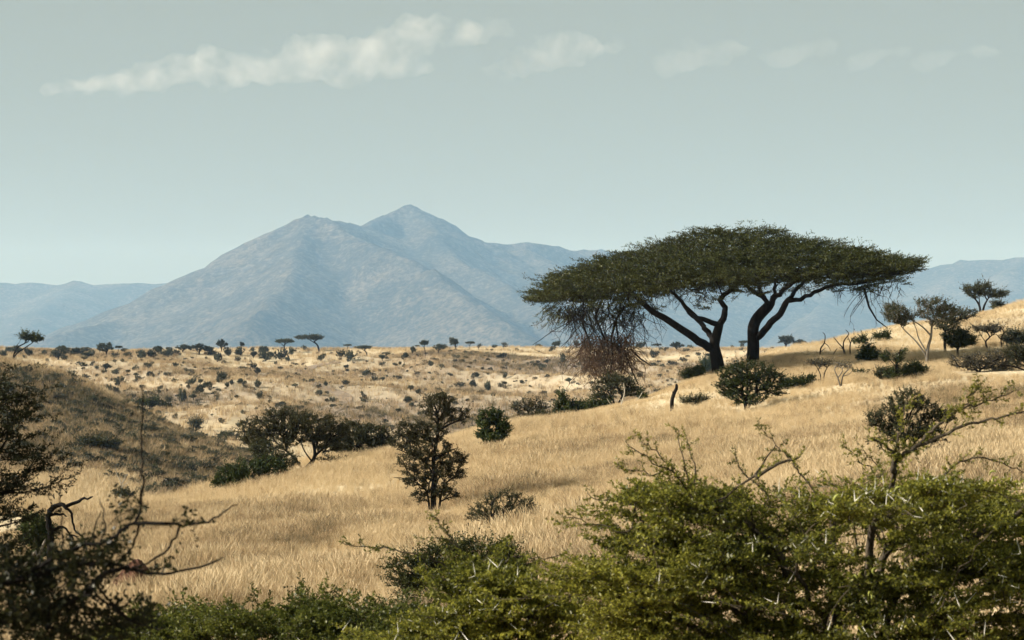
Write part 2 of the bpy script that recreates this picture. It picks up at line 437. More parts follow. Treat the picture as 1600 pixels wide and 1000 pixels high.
mountain('mountain_range', -4700, -900, 9800, 13600, 45.0, left, 'low pale ridge behind the left foot of the mountain', 0.35, 31)
right = [([mp3(1000, 425, 11800), mp3(1200, 420, 11800), mp3(1400, 420, 11800), mp3(1450, 415, 11800), mp3(1520, 405, 11700), mp3(1600, 397, 11700), mp3(1750, 392, 11600), mp3(2100, 400, 11600)], 0.42, 0.0002),
         ([mp3(1600, 397, 11700), mp3(1560, 470, 10600), mp3(1500, 520, 9600)], 0.38, 0.0003),
         ([mp3(1300, 421, 11800), mp3(1280, 480, 10400), mp3(1260, 530, 9300)], 0.38, 0.0003)]
mountain('mountain_range', 300, 4600, 8800, 13000, 45.0, right, 'long hazy ridge behind the big acacia and right slope', 0.5, 57)

# ------------------------------------------------------------------ haze
HZ = 15800.0
hv = np.array([[sx * HZ, sy * HZ, z] for z in (-110.0, 705.0) for sx, sy in ((-1, -1), (1, -1), (1, 1), (-1, 1))])
hf_ = np.array([[0, 3, 2, 1], [4, 5, 6, 7], [0, 1, 5, 4], [1, 2, 6, 5], [2, 3, 7, 6], [3, 0, 4, 7]])
m, t, out = new_mat('pale blue air')
pv = t.nodes.new('ShaderNodeVolumePrincipled')
pv.inputs['Color'].default_value = (0.33, 0.60, 1.0, 1)
pv.inputs['Density'].default_value = 0.68e-4
pv.inputs['Absorption Color'].default_value = (1, 1, 1, 1)
t.links.new(pv.outputs[0], out.inputs['Volume'])
tag(obj('haze', mk_mesh('haze', [(hv, hf_, 0)]), m), 'thin blue haze filling the distance', None, kind='stuff')

# ------------------------------------------------------------------ plant building
def tubes(chains, lim=1e9):
    """chains: list of (points (n,3), radii (n,)) -> quads"""
    Vs, Fs = [], []; off = 0
    for P, r in chains:
        n = len(P)
        if n < 2: continue
        s = 8 if r[0] > 0.15 else 6 if r[0] > 0.05 else 4 if r[0] > 0.012 else 3
        T = unit(np.gradient(P, axis=0))
        ref = np.array([0.31, 0.87, 0.38]) if abs(T[0] @ np.array([0, 1, 0])) < 0.9 else np.array([0.9, 0.1, 0.4])
        a = unit(np.cross(T, ref)); b = np.cross(T, a)
        th = np.arange(s) / s * 2 * np.pi
        ring = P[:, None] + (a[:, None] * np.cos(th)[None, :, None] + b[:, None] * np.sin(th)[None, :, None]) * r[:, None, None]
        Vs.append(ring.reshape(-1, 3))
        i = np.arange(n - 1)[:, None] * s; k = np.arange(s)[None]; k2 = (k + 1) % s
        Fs.append(np.stack([i + k, i + k2, i + s + k2, i + s + k], -1).reshape(-1, 4) + off)
        off += n * s
    if not Vs: return None
    return np.concatenate(Vs), np.concatenate(Fs)

def leaf_quads(P, D, L, W, g, flat=0.0):
    """diamond leaves: P base, D direction, L length, W width; each one folds a little"""
    n = len(P)
    D = unit(D)
    rn = g.normal(size=(n, 3)); rn[:, 2] *= (1 - flat)
    S = unit(np.cross(D, rn + np.array([0, 0, 1.0]) * flat * 2))
    N = np.cross(D, S)
    L = np.broadcast_to(L, (n,))[:, None]; W = np.broadcast_to(W, (n,))[:, None]
    V = np.empty((n, 4, 3))
    V[:, 0] = P; V[:, 1] = P + D * L * 0.5 + S * W * 0.5 + N * W * 0.15
    V[:, 2] = P + D * L; V[:, 3] = P + D * L * 0.5 - S * W * 0.5 + N * W * 0.15
    return V.reshape(-1, 3), np.arange(n * 4).reshape(-1, 4)

def spikes(P, Q, r):
    """thin three-sided cones from P to Q"""
    n = len(P); D = unit(Q - P)
    a = unit(np.cross(D, np.array([0.3, 0.5, 0.81]))); b = np.cross(D, a)
    r = np.broadcast_to(r, (n,))[:, None]
    V = np.empty((n, 4, 3))
    for k in range(3):
        th = k * 2.0944
        V[:, k] = P + (a * math.cos(th) + b * math.sin(th)) * r
    V[:, 3] = Q
    i = np.arange(n)[:, None] * 4
    Fc = np.stack([np.concatenate([i, i + 1, i + 3], 1), np.concatenate([i + 1, i + 2, i + 3], 1), np.concatenate([i + 2, i, i + 3], 1)], 1).reshape(-1, 3)
    return V.reshape(-1, 3), Fc

class Skel:
    def __init__(s, g): s.P = []; s.par = []; s.fix = []; s.tip = []; s.g = g
    def add(s, p, par, fix=0.0):
        s.P.append(np.asarray(p, float)); s.par.append(par); s.fix.append(fix); s.tip.append(False)
        return len(s.P) - 1
    def limb(s, pts, r0, r1, par=-1, wob=0.0, sub=3):
        """a measured limb: smooth curve through pts, first point may be an existing node"""
        pts = np.asarray(pts, float)
        n = len(pts)
        tt = np.linspace(0, n - 1, (n - 1) * sub + 1)
        Q = []
        for u in tt:
            i = min(int(u), n - 2); f = u - i
            p0 = pts[max(i - 1, 0)]; p1 = pts[i]; p2 = pts[i + 1]; p3 = pts[min(i + 2, n - 1)]
            Q.append(0.5 * ((2 * p1) + (p2 - p0) * f + (2 * p0 - 5 * p1 + 4 * p2 - p3) * f * f + (3 * p1 - p0 - 3 * p2 + p3) * f ** 3))
        Q = np.array(Q)
        if wob: Q[1:] += s.g.normal(size=(len(Q) - 1, 3)) * wob
        k = par; ids = []
        for i, p_ in enumerate(Q):
            if i == 0 and par >= 0: ids.append(par); continue
            k = s.add(p_, k, r0 + (r1 - r0) * (i / (len(Q) - 1)))
            ids.append(k)
        return ids
    def nearest(s, p):
        return int(np.argmin(((np.array(s.P) - np.asarray(p)) ** 2).sum(1)))
    def grow(s, att, seg, arch=0.25, wob=0.12, pathw=0.35, back=0.6):
        if not len(att): return
        P = np.zeros((len(s.P) + len(att) * 14, 3)); n = len(s.P); P[:n] = np.array(s.P)
        pl = np.zeros(len(P))
        for i in range(n):
            if s.par[i] >= 0: pl[i] = pl[s.par[i]] + np.linalg.norm(P[i] - P[s.par[i]])
        order = np.argsort([((P[:n] - a) ** 2).sum(1).min() for a in att])
        for a in np.asarray(att)[order]:
            v = a - P[:n]; dd = np.sqrt((v ** 2).sum(1))
            cost = dd + pathw * pl[:n] + back * np.maximum(0, -v[:, 2])
            k = int(np.argmin(cost)); L = dd[k]
            m = max(1, min(12, int(math.ceil(L / seg))))
            b = P[k]
            pv_ = P[k] - P[s.par[k]] if s.par[k] >= 0 else np.array([0, 0, 1.0])
            c1 = b + unit(unit(pv_) * 0.5 + unit(a - b) + np.array([0, 0, arch])) * L * 0.5
            for j in range(1, m + 1):
                f = j / m
                p_ = (1 - f) ** 2 * b + 2 * f * (1 - f) * c1 + f * f * a
                if j < m: p_ = p_ + s.g.normal(size=3) * wob * L / m
                s.P.append(p_); s.par.append(k); s.fix.append(0.0); s.tip.append(j == m)
                P[n] = p_; pl[n] = pl[k] + np.linalg.norm(p_ - P[k]); k = n; n += 1
                if n >= len(P) - 1:
                    P = np.concatenate([P, np.zeros((2000, 3))]); pl = np.concatenate([pl, np.zeros(2000)])
    def wood(s, r_tip, ex=0.46, rmax=1e9):
        n = len(s.P); P = np.array(s.P); par = s.par
        cnt = np.zeros(n); kids = [[] for _ in range(n)]
        for i in range(n - 1, -1, -1):
            if not kids[i]: cnt[i] = 1
            if par[i] >= 0: cnt[par[i]] += cnt[i]; kids[par[i]].append(i)
        r = np.minimum(r_tip * cnt ** ex, rmax)
        fx = np.array(s.fix)
        r = np.where(fx > 0, fx, r)
        for i in range(n):
            if par[i] >= 0: r[i] = min(r[i], r[par[i]] * (1.0 if fx[i] == 0 else 1.3))
        chains = []
        starts = [i for i in range(n) if par[i] < 0]
        stack = [(-1, i) for i in starts]
        while stack:
            pre, i = stack.pop()
            ch = []; rr = []
            if pre >= 0: ch.append(P[pre]); rr.append(min(r[pre], r[i] * 1.25))
            while True:
                ch.append(P[i]); rr.append(r[i])
                if not kids[i]: break
                ks = sorted(kids[i], key=lambda k: (-fx[k], -cnt[k]))
                for k in ks[1:]: stack.append((i, k))
                i = ks[0]
            rr[-1] *= 0.5
            chains.append((np.array(ch), np.array(rr)))
        return tubes(chains)
    def tips(s):
        P = np.array(s.P); t_ = np.array(s.tip)
        ii = np.where(t_)[0]
        pp = np.array([s.par[i] for i in ii])
        return P[ii], unit(P[ii] - P[pp])

def shoots_foliage(P, D, g, n_sh, sh_len, n_leaf, leaf_len, leaf_w, out_c=None, outw=0.7, up=0.25, flat=0.5, spread=0.8, twig_r=0.0, lflat=0.0, lang=0.8, drop=0.0):
    """leafy shoots at every tip; returns leaves (V,F) and twig spikes (V,F)"""
    n = len(P) * n_sh
    B = np.repeat(P, n_sh, 0); DR = np.repeat(D, n_sh, 0)
    rn = g.normal(size=(n, 3))
    dr = DR * 0.6 + rn * spread
    if out_c is not None:
        dr = dr + unit(B - out_c) * outw
    dr[:, 2] = dr[:, 2] * (1 - flat) + up
    dr = unit(dr)
    L = sh_len * (0.45 + 1.1 * g.beta(1.6, 2.2, n) + 0.5 * (g.uniform(size=n) < 0.06))
    B = B - dr * (L * g.uniform(0.1, 0.5, n))[:, None] + g.normal(size=(n, 3)) * sh_len * 0.12
    bend = g.normal(size=(n, 3)) * 0.18 + np.array([0, 0, 0.12 - drop])
    m = n * n_leaf
    f = np.tile((np.arange(n_leaf) + 0.5) / n_leaf, n) + g.uniform(-0.04, 0.04, m)
    rep = np.repeat(np.arange(n), n_leaf)
    lp = B[rep] + dr[rep] * (L[rep] * f)[:, None] + bend[rep] * (L[rep] * f * f)[:, None]
    ld = dr[rep] * 0.55 + g.normal(size=(m, 3)) * lang
    ld[:, 2] += 0.15
    ll = leaf_len * g.uniform(0.6, 1.3, m) * (1.1 - 0.4 * f)
    lv = leaf_quads(lp, ld, ll, leaf_w * g.uniform(0.7, 1.3, m), g, lflat)
    tw = None
    if twig_r: tw = spikes(B, B + dr * L[:, None] + bend * L[:, None], twig_r)
    return lv, tw, (B, dr, L, bend)

def sprays(P, D, g, L0, n_side, side_len, n_leaf, n_main, leaf_len, leaf_w, bend=0.08, twig_r=0.003, roll=0.35, lang=0.7):
    """flat leafy branchlets: an axis with side shoots left and right, all clothed in short leaves"""
    n = len(P); D = unit(D)
    L = L0 * g.uniform(0.6, 1.3, n)
    upv = unit(np.array([0, 0, 1.0]) + g.normal(size=(n, 3)) * roll)
    S = unit(np.cross(D, upv)); B2 = np.zeros((n, 3)); B2[:, 2] = bend; B2 += g.normal(size=(n, 3)) * 0.07
    def axis(i, t_): return P[i] + D[i] * (L[i] * t_)[:, None] + B2[i] * (L[i] * t_ * t_)[:, None]
    i0 = np.repeat(np.arange(n), n_main); t0 = np.tile((np.arange(n_main) + .5) / n_main, n)
    lp = [axis(i0, t0)]; ld = [D[i0] * 0.5 + g.normal(size=(len(i0), 3)) * lang]
    i1 = np.repeat(np.arange(n), n_side); k1 = np.tile(np.arange(n_side), n)
    t1 = np.clip((k1 + 0.5 + g.uniform(-.3, .3, len(k1))) / n_side * 0.85 + 0.1, 0, 1)
    sg = np.where(k1 % 2 == 0, 1.0, -1.0)[:, None]
    sdir = unit(D[i1] * 0.65 + S[i1] * sg * 0.75 + g.normal(size=(len(i1), 3)) * 0.22 + np.array([0, 0, 0.12]))
    sl_ = side_len * (1.15 - 0.6 * t1) * g.uniform(0.5, 1.2, len(i1)) * (L[i1] / L0)
    sb = axis(i1, t1)
    i2 = np.repeat(np.arange(len(i1)), n_leaf); t2 = np.tile((np.arange(n_leaf) + .7) / n_leaf, len(i1))
    lp.append(sb[i2] + sdir[i2] * (sl_[i2] * t2)[:, None]); ld.append(sdir[i2] * 0.5 + g.normal(size=(len(i2), 3)) * lang)
    lp = np.concatenate(lp); ld = np.concatenate(ld); ld[:, 2] += 0.12
    lv = leaf_quads(lp, ld, leaf_len * g.uniform(.6, 1.25, len(lp)), leaf_w * g.uniform(.7, 1.3, len(lp)), g, 0.15)
    ii = np.arange(n); m_ = axis(ii, np.full(n, .5)); e_ = axis(ii, np.ones(n))
    a1 = spikes(P, e_, twig_r); a2 = spikes(sb, sb + sdir * sl_[:, None], twig_r * 0.6)
    tw = (np.concatenate([a1[0], a2[0]]), np.concatenate([a1[1], a2[1] + len(a1[0])]))
    return lv, tw, (sb, sdir, sl_)

def blob_points(blobs, n, g, shell=0.55):
    wts = np.array([b[2] for b in blobs], float); wts /= wts.sum()
    out_ = []
    for (c, r, w_) in [(np.array(b[0]), np.array(b[1]), k) for b, k in zip(blobs, wts)]:
        k = max(1, int(round(n * w_)))
        v = unit(g.normal(size=(k, 3)))
        rad = g.uniform(0, 1, k) ** (1 / 3) * (1 - shell) + shell * g.uniform(0.75, 1.0, k)
        rad = rad * np.where(g.uniform(size=k) < 0.14, g.uniform(1.05, 1.35, k), 1.0)
        out_.append(c + v * rad[:, None] * r)
    return np.concatenate(out_)

def make_plant(name, base, label, cat, leafm, woodm, stems, blobs, n_att, g, seg=0.3, r_tip=0.012, sh=2, sh_len=0.3, n_leaf=14,
               leaf=(0.07, 0.025), flat=0.5, up=0.25, spread=0.7, outw=0.7, group=None, wob=0.12, stem_wob=0.0, shell=0.4,
               trunk_name='trunk', crown_name='crown', lflat=0.0, bare=0, twig=0.006, arch=0.25, ex=0.46, drop=0.0, single=False, extra_twigs=0):
    """stems: lists of (point3, ..), r0, r1 in local coordinates; blobs: (centre, radii, weight)"""
    s = Skel(g)
    for pts, r0, r1 in stems:
        pts = np.asarray(pts, float)
        if len(s.P):
            k = s.nearest(pts[0])
            if np.linalg.norm(s.P[k] - pts[0]) < 0.6 * max(r0, 0.25) and k > 0:
                pts[0] = s.P[k]; s.limb(pts, r0, r1, k, stem_wob); continue
        s.limb(pts, r0, r1, -1, stem_wob)
    att = blob_points(blobs, n_att, g, shell) if blobs else np.zeros((0, 3))
    att = att[att[:, 2] > 0.05] if len(att) else att
    s.grow(att, seg, arch, wob)
    wv = s.wood(r_tip, ex)
    parts_w = [(wv[0], wv[1], 0)]
    parts_l = []
    if len(att) and n_leaf:
        tp, td = s.tips()
        cen = np.array([0, 0, 0]) + np.average([b[0] for b in blobs], axis=0, weights=[b[2] for b in blobs]) * np.array([1, 1, 0.7])
        lv, tw, _ = shoots_foliage(tp, td, g, sh, sh_len, n_leaf, leaf[0], leaf[1], cen, outw, up, flat, spread, twig, lflat, drop=drop)
        parts_l.append((lv[0], lv[1], 0))
        if tw is not None: parts_w.append((tw[0], tw[1], 0))
    if extra_twigs:
        tp, td = s.tips()
        ii = g.integers(0, len(tp), extra_twigs)
        e = tp[ii] + unit(td[ii] + g.normal(size=(extra_twigs, 3)) * 0.8) * sh_len * g.uniform(0.8, 2.0, (extra_twigs, 1))
        v_, f_ = spikes(tp[ii], e, twig * 1.2); parts_w.append((v_, f_, 0))
    if single:
        pl_ = [(a, b, 1) for a, b, _ in parts_l]
        return mk_mesh(name, parts_w + pl_)
    o = empty(name, base, label, cat, group)
    obj(trunk_name, mk_mesh(trunk_name, parts_w), woodm, o)
    if parts_l: obj(crown_name, mk_mesh(crown_name, parts_l), leafm, o)
    return o

# ------------------------------------------------------------------ clouds (far beyond the haze)
def uvsphere(c, r, nu=14, nv=9):
    th = np.linspace(0, 2 * np.pi, nu, endpoint=False); ph = np.linspace(0, np.pi, nv)[1:-1]
    V = [np.array([0, 0, 1.0])] + [np.array([math.sin(p_) * math.cos(t_), math.sin(p_) * math.sin(t_), math.cos(p_)]) for p_ in ph for t_ in th] + [np.array([0, 0, -1.0])]
    V = np.array(V) * np.array(r) + np.array(c)
    T = []; n = len(ph)
    for k in range(nu):
        k2 = (k + 1) % nu
        T.append([0, 1 + k, 1 + k2])
        for j in range(n - 1):
            a, b = 1 + j * nu, 1 + (j + 1) * nu
            T.append([a + k, b + k, b + k2]); T.append([a + k, b + k2, a + k2])
        e = 1 + (n - 1) * nu
        T.append([len(V) - 1, e + k2, e + k])
    return V, np.array(T)
def cloud_mat(name, dens):
    m, t, out = new_mat(name)
    geo = t.nodes.new('ShaderNodeTexCoord')
    n = noise_node(t, 0.0035, 5, 0.62, geo.outputs['Object'])
    mr = t.nodes.new('ShaderNodeMapRange'); mr.inputs['From Min'].default_value = 0.42; mr.inputs['From Max'].default_value = 0.80
    mr.inputs['To Min'].default_value = 0.0; mr.inputs['To Max'].default_value = dens
    t.links.new(n.outputs[0], mr.inputs[0])
    v = t.nodes.new('ShaderNodeVolumePrincipled'); v.inputs['Color'].default_value = (0.99, 0.97, 0.94, 1)
    v.inputs['Anisotropy'].default_value = 0.0
    t.links.new(mr.outputs[0], v.inputs['Density'])
    t.links.new(v.outputs[0], out.inputs['Volume'])
    m.cycles.volume_sampling = 'MULTIPLE_IMPORTANCE'
    m.cycles.volume_step_rate = 1.0
    return m
CD = 21000.0
def cloud(puffs, label, dens):
    parts = []
    cx = np.mean([p_[0] for p_ in puffs]); cyy = np.mean([p_[1] for p_ in puffs])
    c0 = px(cx, cyy, CD)
    for (x, y, rx, ry) in puffs:
        c = px(x, y, CD) - c0
        k = CD / F
        c[1] += rng.uniform(-60, 60)
        rx *= 1.25; ry *= 1.25
        V, T = uvsphere(c, (rx * k, 0.5 * (rx + ry) * k, ry * k))
        parts.append((V, T, 0))
    o = obj('cloud', mk_mesh('cloud', parts), cloud_mat('cloud vapour', dens))
    o.location = c0
    rm = o.modifiers.new('merge', 'REMESH'); rm.mode = 'VOXEL'; rm.voxel_size = 38.0
    tx = bpy.data.textures.new('cloud lumps', 'CLOUDS'); tx.noise_scale = 190.0; tx.noise_depth = 3
    dm = o.modifiers.new('lumps', 'DISPLACE'); dm.texture = tx; dm.strength = 240.0; dm.mid_level = 0.5; dm.texture_coords = 'LOCAL'
    tag(o, label, 'cloud', 'band of clouds above the mountain')
    return o
cloud([(95, 140, 34, 8), (125, 134, 34, 11), (160, 132, 40, 13), (205, 128, 38, 15), (250, 118, 34, 17), (290, 105, 36, 20), (335, 97, 32, 18), (350, 118, 45, 15),
       (390, 95, 26, 20), (430, 110, 40, 20), (480, 95, 40, 26), (505, 85, 34, 26), (540, 105, 46, 22), (585, 80, 40, 22), (620, 72, 38, 26), (655, 55, 42, 26), (690, 46, 34, 20), (720, 55, 26, 18), (625, 100, 40, 18)],
      'long white cloud bank climbing towards the top centre of the sky', 0.0021)
cloud([(745, 48, 18, 12), (770, 40, 22, 11), (785, 52, 14, 9)], 'small white puff at the upper end of the long cloud bank', 0.0012)
cloud([(780, 108, 28, 10), (815, 95, 34, 14), (850, 75, 34, 17), (880, 68, 26, 14), (870, 95, 34, 13), (915, 70, 22, 13), (935, 78, 18, 9)], 'white slanting cloud just past the long bank', 0.0017)
cloud([(965, 65, 15, 9), (973, 74, 10, 7)], 'tiny cloud tuft beside the slanting cloud', 0.0008)
cloud([(1050, 95, 26, 16), (1068, 78, 24, 18), (1095, 90, 34, 16), (1140, 76, 30, 8)], 'rounded cloud puff standing alone over the big acacia', 0.0008)
cloud([(1215, 86, 26, 9), (1255, 78, 30, 12), (1285, 74, 16, 7)], 'faint wisp of cloud to the right of the rounded puff', 0.0008)
cloud([(1340, 94, 14, 5), (1372, 82, 26, 7), (1400, 82, 18, 5)], 'thin faint cloud streak high over the right slope', 0.0008)
cloud([(1440, 96, 14, 6), (1475, 84, 30, 7), (1530, 80, 36, 5)], 'faintest cloud streak at the right end of the band', 0.0007)

# ------------------------------------------------------------------ the big umbrella acacia
g = np.random.default_rng(11)
HD = 125.0
hb = ground(1150, HD)
def hp(x, y, dy=0.0): return px(x, y, HD + dy) - hb
s = Skel(g)
lb = hp(1124, 584); lb[2] = gz(*(lb + hb)[:2])[0] - hb[2] - 0.2
rb = hp(1176, 566, 1.2); rb[2] = gz(*(rb + hb)[:2])[0] - hb[2] - 0.2
T1 = s.limb([lb, hp(1120, 562), hp(1117, 548), hp(1116, 538), hp(1120, 522), hp(1124, 508)], 0.396, 0.224)
T2 = s.limb([rb, hp(1177, 545, 1.2), hp(1177, 530, 1.2), hp(1177, 512, 1.2), hp(1184, 496, 1.0), hp(1201, 478, .8)], 0.361, 0.284)
k = s.nearest(hp(1117, 550)); s.limb([s.P[k], hp(1100, 538, -.3), hp(1075, 521, -.7), hp(1047, 501, -1.2), hp(1020, 487, -1.6), hp(1003, 472, -2), hp(985, 458, -2.3), hp(950, 447, -2.6), hp(900, 440, -2.4)], 0.258, 0.077, k, 0.03)
k = s.nearest(hp(1117, 542)); s.limb([s.P[k], hp(1108, 522, .4), hp(1101, 514, .7), hp(1091, 500, 1), hp(1078, 490, 1.4), hp(1067, 475, 2), hp(1055, 461, 2.6), hp(1030, 446, 3.2), hp(990, 430, 4)], 0.172, 0.069, k, 0.03)
k = s.nearest(hp(1123, 508)); s.limb([s.P[k], hp(1106, 502, -.4), hp(1090, 497, -.6), hp(1072, 479, -1), hp(1052, 458, -1.8), hp(1030, 440, -3)], 0.163, 0.060, k, 0.03)
s.limb([s.P[k], hp(1132, 492, .2), hp(1133, 481, .4), hp(1125, 469, .4), hp(1132, 460, .6), hp(1146, 450, .9), hp(1143, 434, 1), hp(1135, 415, 1)], 0.189, 0.086, k, 0.02)
k = s.nearest(hp(1201, 478, .8)); s.limb([s.P[k], hp(1190, 463, .2), hp(1170, 449, -.6), hp(1155, 434, -1.6), hp(1130, 418, -3)], 0.146, 0.060, k, 0.03)
s.limb([s.P[k], hp(1190, 456, 1.4), hp(1184, 437, 2.2), hp(1180, 418, 3.4)], 0.129, 0.060, k, 0.03)
s.limb([s.P[k], hp(1213, 462, .4), hp(1226, 452, -.6), hp(1245, 438, -1.8), hp(1268, 425, -3)], 0.163, 0.060, k, 0.03)
s.limb([s.P[k], hp(1210, 458, 1.5), hp(1212, 440, 2.5), hp(1222, 425, 3.5)], 0.120, 0.052, k, 0.03)
k = s.nearest(hp(1178, 530, 1.2)); L_ = s.limb([s.P[k], hp(1190, 522, .9), hp(1204, 504, .4), hp(1219, 490, 0), hp(1230, 470, -.2)], 0.206, 0.163, k, 0.02)
k = L_[-1]; s.limb([s.P[k], hp(1240, 458, .4), hp(1250, 447, 1), hp(1265, 434, 2), hp(1290, 420, 3.2)], 0.129, 0.060, k, 0.03)
s.limb([s.P[k], hp(1251, 467, -.3), hp(1274, 458, -.5), hp(1303, 446, -.8), hp(1346, 442, -1), hp(1385, 432, -1), hp(1415, 425, -.8)], 0.138, 0.052, k, 0.03)
# crown: a flat dome, its upper and lower surfaces measured left and right of the middle
CX = 1135.0
RXl, RXr, RY = 300 / F * HD, 296 / F * HD, 8.4
lt = np.array([[0, 354], [.12, 359], [.28, 371], [.45, 387], [.6, 401], [.75, 415], [.85, 428], [.93, 448], [1, 470]])
rt = np.array([[0, 354], [.1, 355], [.28, 363], [.45, 374], [.65, 388], [.82, 399], [.93, 407], [1, 420]])
lbm = np.array([[0, 424], [.2, 438], [.4, 456], [.6, 480], [.8, 488], [1, 478]])
rbm = np.array([[0, 420], [.2, 428], [.4, 438], [.65, 448], [.85, 446], [1, 428]])
def crown_z(dx, dy, u):
    rx = np.where(dx < 0, RXl, RXr)
    rho = np.clip(np.sqrt((dx / rx) ** 2 + (dy / RY) ** 2), 0, 1.05)
    wgt = 0.5 + 0.5 * np.clip((dx / rx) / np.maximum(rho, 1e-3), -1, 1)
    top = np.interp(rho, lt[:, 0], lt[:, 1]) * (1 - wgt) + np.interp(rho, rt[:, 0], rt[:, 1]) * wgt
    bot = np.interp(rho, lbm[:, 0], lbm[:, 1]) * (1 - wgt) + np.interp(rho, rbm[:, 0], rbm[:, 1]) * wgt
    return (HOR - (top + (bot - top) * u)) / F * HD - hb[2], rho
def crown_pts(n, u0, u1, rmax=1.0, pw=0.5):
    a = g.uniform(0, 2 * np.pi, n); r = g.uniform(0, 1, n) ** pw * rmax
    dx = np.cos(a) * r; dx = dx * np.where(dx < 0, RXl, RXr); dy = np.sin(a) * r * RY
    lump = 0.06 * fbm(dx / 1.6, dy / 1.6, 71, 2)
    zz, rho = crown_z(dx, dy, g.uniform(u0, u1, n) + lump)
    return np.stack([dx + (CX - 800) / F * HD - hb[0], dy + HD - hb[1], zz], -1)
att = np.concatenate([crown_pts(900, 0.14, 0.75, 0.92), crown_pts(260, 0.2, 0.6, 0.96, 0.2)])
s.grow(att, 0.7, 0.15, 0.10, 0.25, 1.0)
wv = s.wood(0.016, 0.40, 0.12)
tp, td = s.tips()
cl = np.concatenate([crown_pts(460, 0.04, 0.20, 0.97), crown_pts(150, 0.08, 0.55, 0.99, 0.12), crown_pts(230, 0.26, 0.55, 0.95), crown_pts(120, 0.5, 1.12, 0.97)])
P_ = np.repeat(cl, 5, 0) + g.normal(size=(len(cl) * 5, 3)) * np.array([0.50, 0.50, 0.09])
dr_ = np.stack([g.uniform(845, 1005, 115), g.uniform(458, 500, 115), g.uniform(-4, 2, 115)], 1)
P_ = np.concatenate([tp, P_, np.array([hp(*q_) for q_ in dr_])])
cen = np.array([(CX - 800) / F * HD - hb[0], HD - hb[1], 4.0])
D_ = unit((P_ - cen) * np.array([1, 1, 0.0]))
D_ = unit(D_ + g.normal(size=D_.shape) * np.array([0.45, 0.45, 0.12]) + np.array([0, 0, 0.10]))
D_[-115:] = unit(D_[-115:] * 0.7 + np.array([0, 0, -0.75]))
lv, tw, _ = sprays(P_ - D_ * 0.35, D_, g, 0.95, 7, 0.42, 6, 8, 0.105, 0.042, 0.05, 0.012, 0.22, 0.6)
# hanging dead twigs
hang = []
def hanging(n, xr, y0r, lr, dyr, curl=0.25, r=0.014):
    for _ in range(n):
        x = g.uniform(*xr); y = g.uniform(*y0r); dyy = g.uniform(*dyr)
        p0 = hp(x, y, dyy); L = g.uniform(*lr); v = np.array([g.normal() * 0.6, g.normal() * 0.6, -0.8])
        pts = [p0]; m = 7
        for j in range(m):
            v = unit(v + g.normal(size=3) * curl * 1.7 * np.array([1, 1, 0.6]) + np.array([0, 0, -0.14]))
            pts.append(pts[-1] + v * L / m)
        hang.append((np.array(pts), np.linspace(r, r * 0.45, m + 1) * g.uniform(0.7, 1.5)))
        for _ in range(3):
            j = g.integers(1, m); v2 = unit(v + g.normal(size=3) * 0.8); q_ = pts[j]
            hang.append((np.array([q_, q_ + v2 * L * 0.15, q_ + unit(v2 + g.normal(size=3) * .5 + np.array([0, 0, -.5])) * L * 0.32]), np.array([r * 0.6, r * 0.45, r * 0.3])))
hanging(125, (890, 1010), (455, 500), (1.0, 3.2), (-4.5, -1), 0.25, 0.019)
hanging(70, (855, 920), (475, 492), (0.4, 1.6), (-3.5, 1), 0.25, 0.017)
hanging(70, (1000, 1110), (440, 465), (0.4, 1.3), (-4, 3))
hanging(30, (1200, 1330), (440, 450), (0.4, 1.2), (-4, 3))
hanging(36, (1330, 1410), (436, 450), (0.4, 1.5), (-3, 2))
hanging(5, (1350, 1365), (445, 455), (2.0, 2.6), (-1.5, -.5), 0.12, 0.018)
for pts in ([(1010, 470), (975, 480), (962, 500), (966, 530), (980, 560), (990, 585), (998, 602)], [(962, 500), (955, 530), (958, 560), (950, 600)], [(940, 470), (930, 495), (945, 530), (975, 545), (985, 575)],
            [(912, 490), (910, 505), (918, 525), (925, 540)], [(1350, 450), (1358, 480), (1370, 500), (1386, 512)], [(985, 545), (1000, 560), (1018, 572)]):
    q_ = np.array([hp(a, b, -2.6) for a, b in pts])
    hang.append((q_, np.linspace(0.075, 0.025, len(q_))))
dense = []
n_dense = len(hang)
hanging(380, (905, 992), (520, 572), (0.7, 1.9), (-4.2, -1.5), 0.3, 0.018)
hv_ = tubes(hang[:n_dense]); hd_ = tubes(hang[n_dense:])
o = empty('umbrella_acacia', hb, 'huge flat-topped umbrella acacia with two dark trunks on the golden slope', 'tree')
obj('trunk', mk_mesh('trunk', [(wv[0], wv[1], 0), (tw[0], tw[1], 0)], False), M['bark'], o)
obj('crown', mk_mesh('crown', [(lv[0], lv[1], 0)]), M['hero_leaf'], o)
obj('hanging_twigs', mk_mesh('hanging_twigs', [(hv_[0], hv_[1], 0)]), M['bark'], o)
h2 = obj('dead_twig_bundle', mk_mesh('dead_twig_bundle', [(hd_[0], hd_[1], 0)]), M['bark_brown'], o)
h2['label'] = 'brown bundle of dead twigs hanging under the crown'

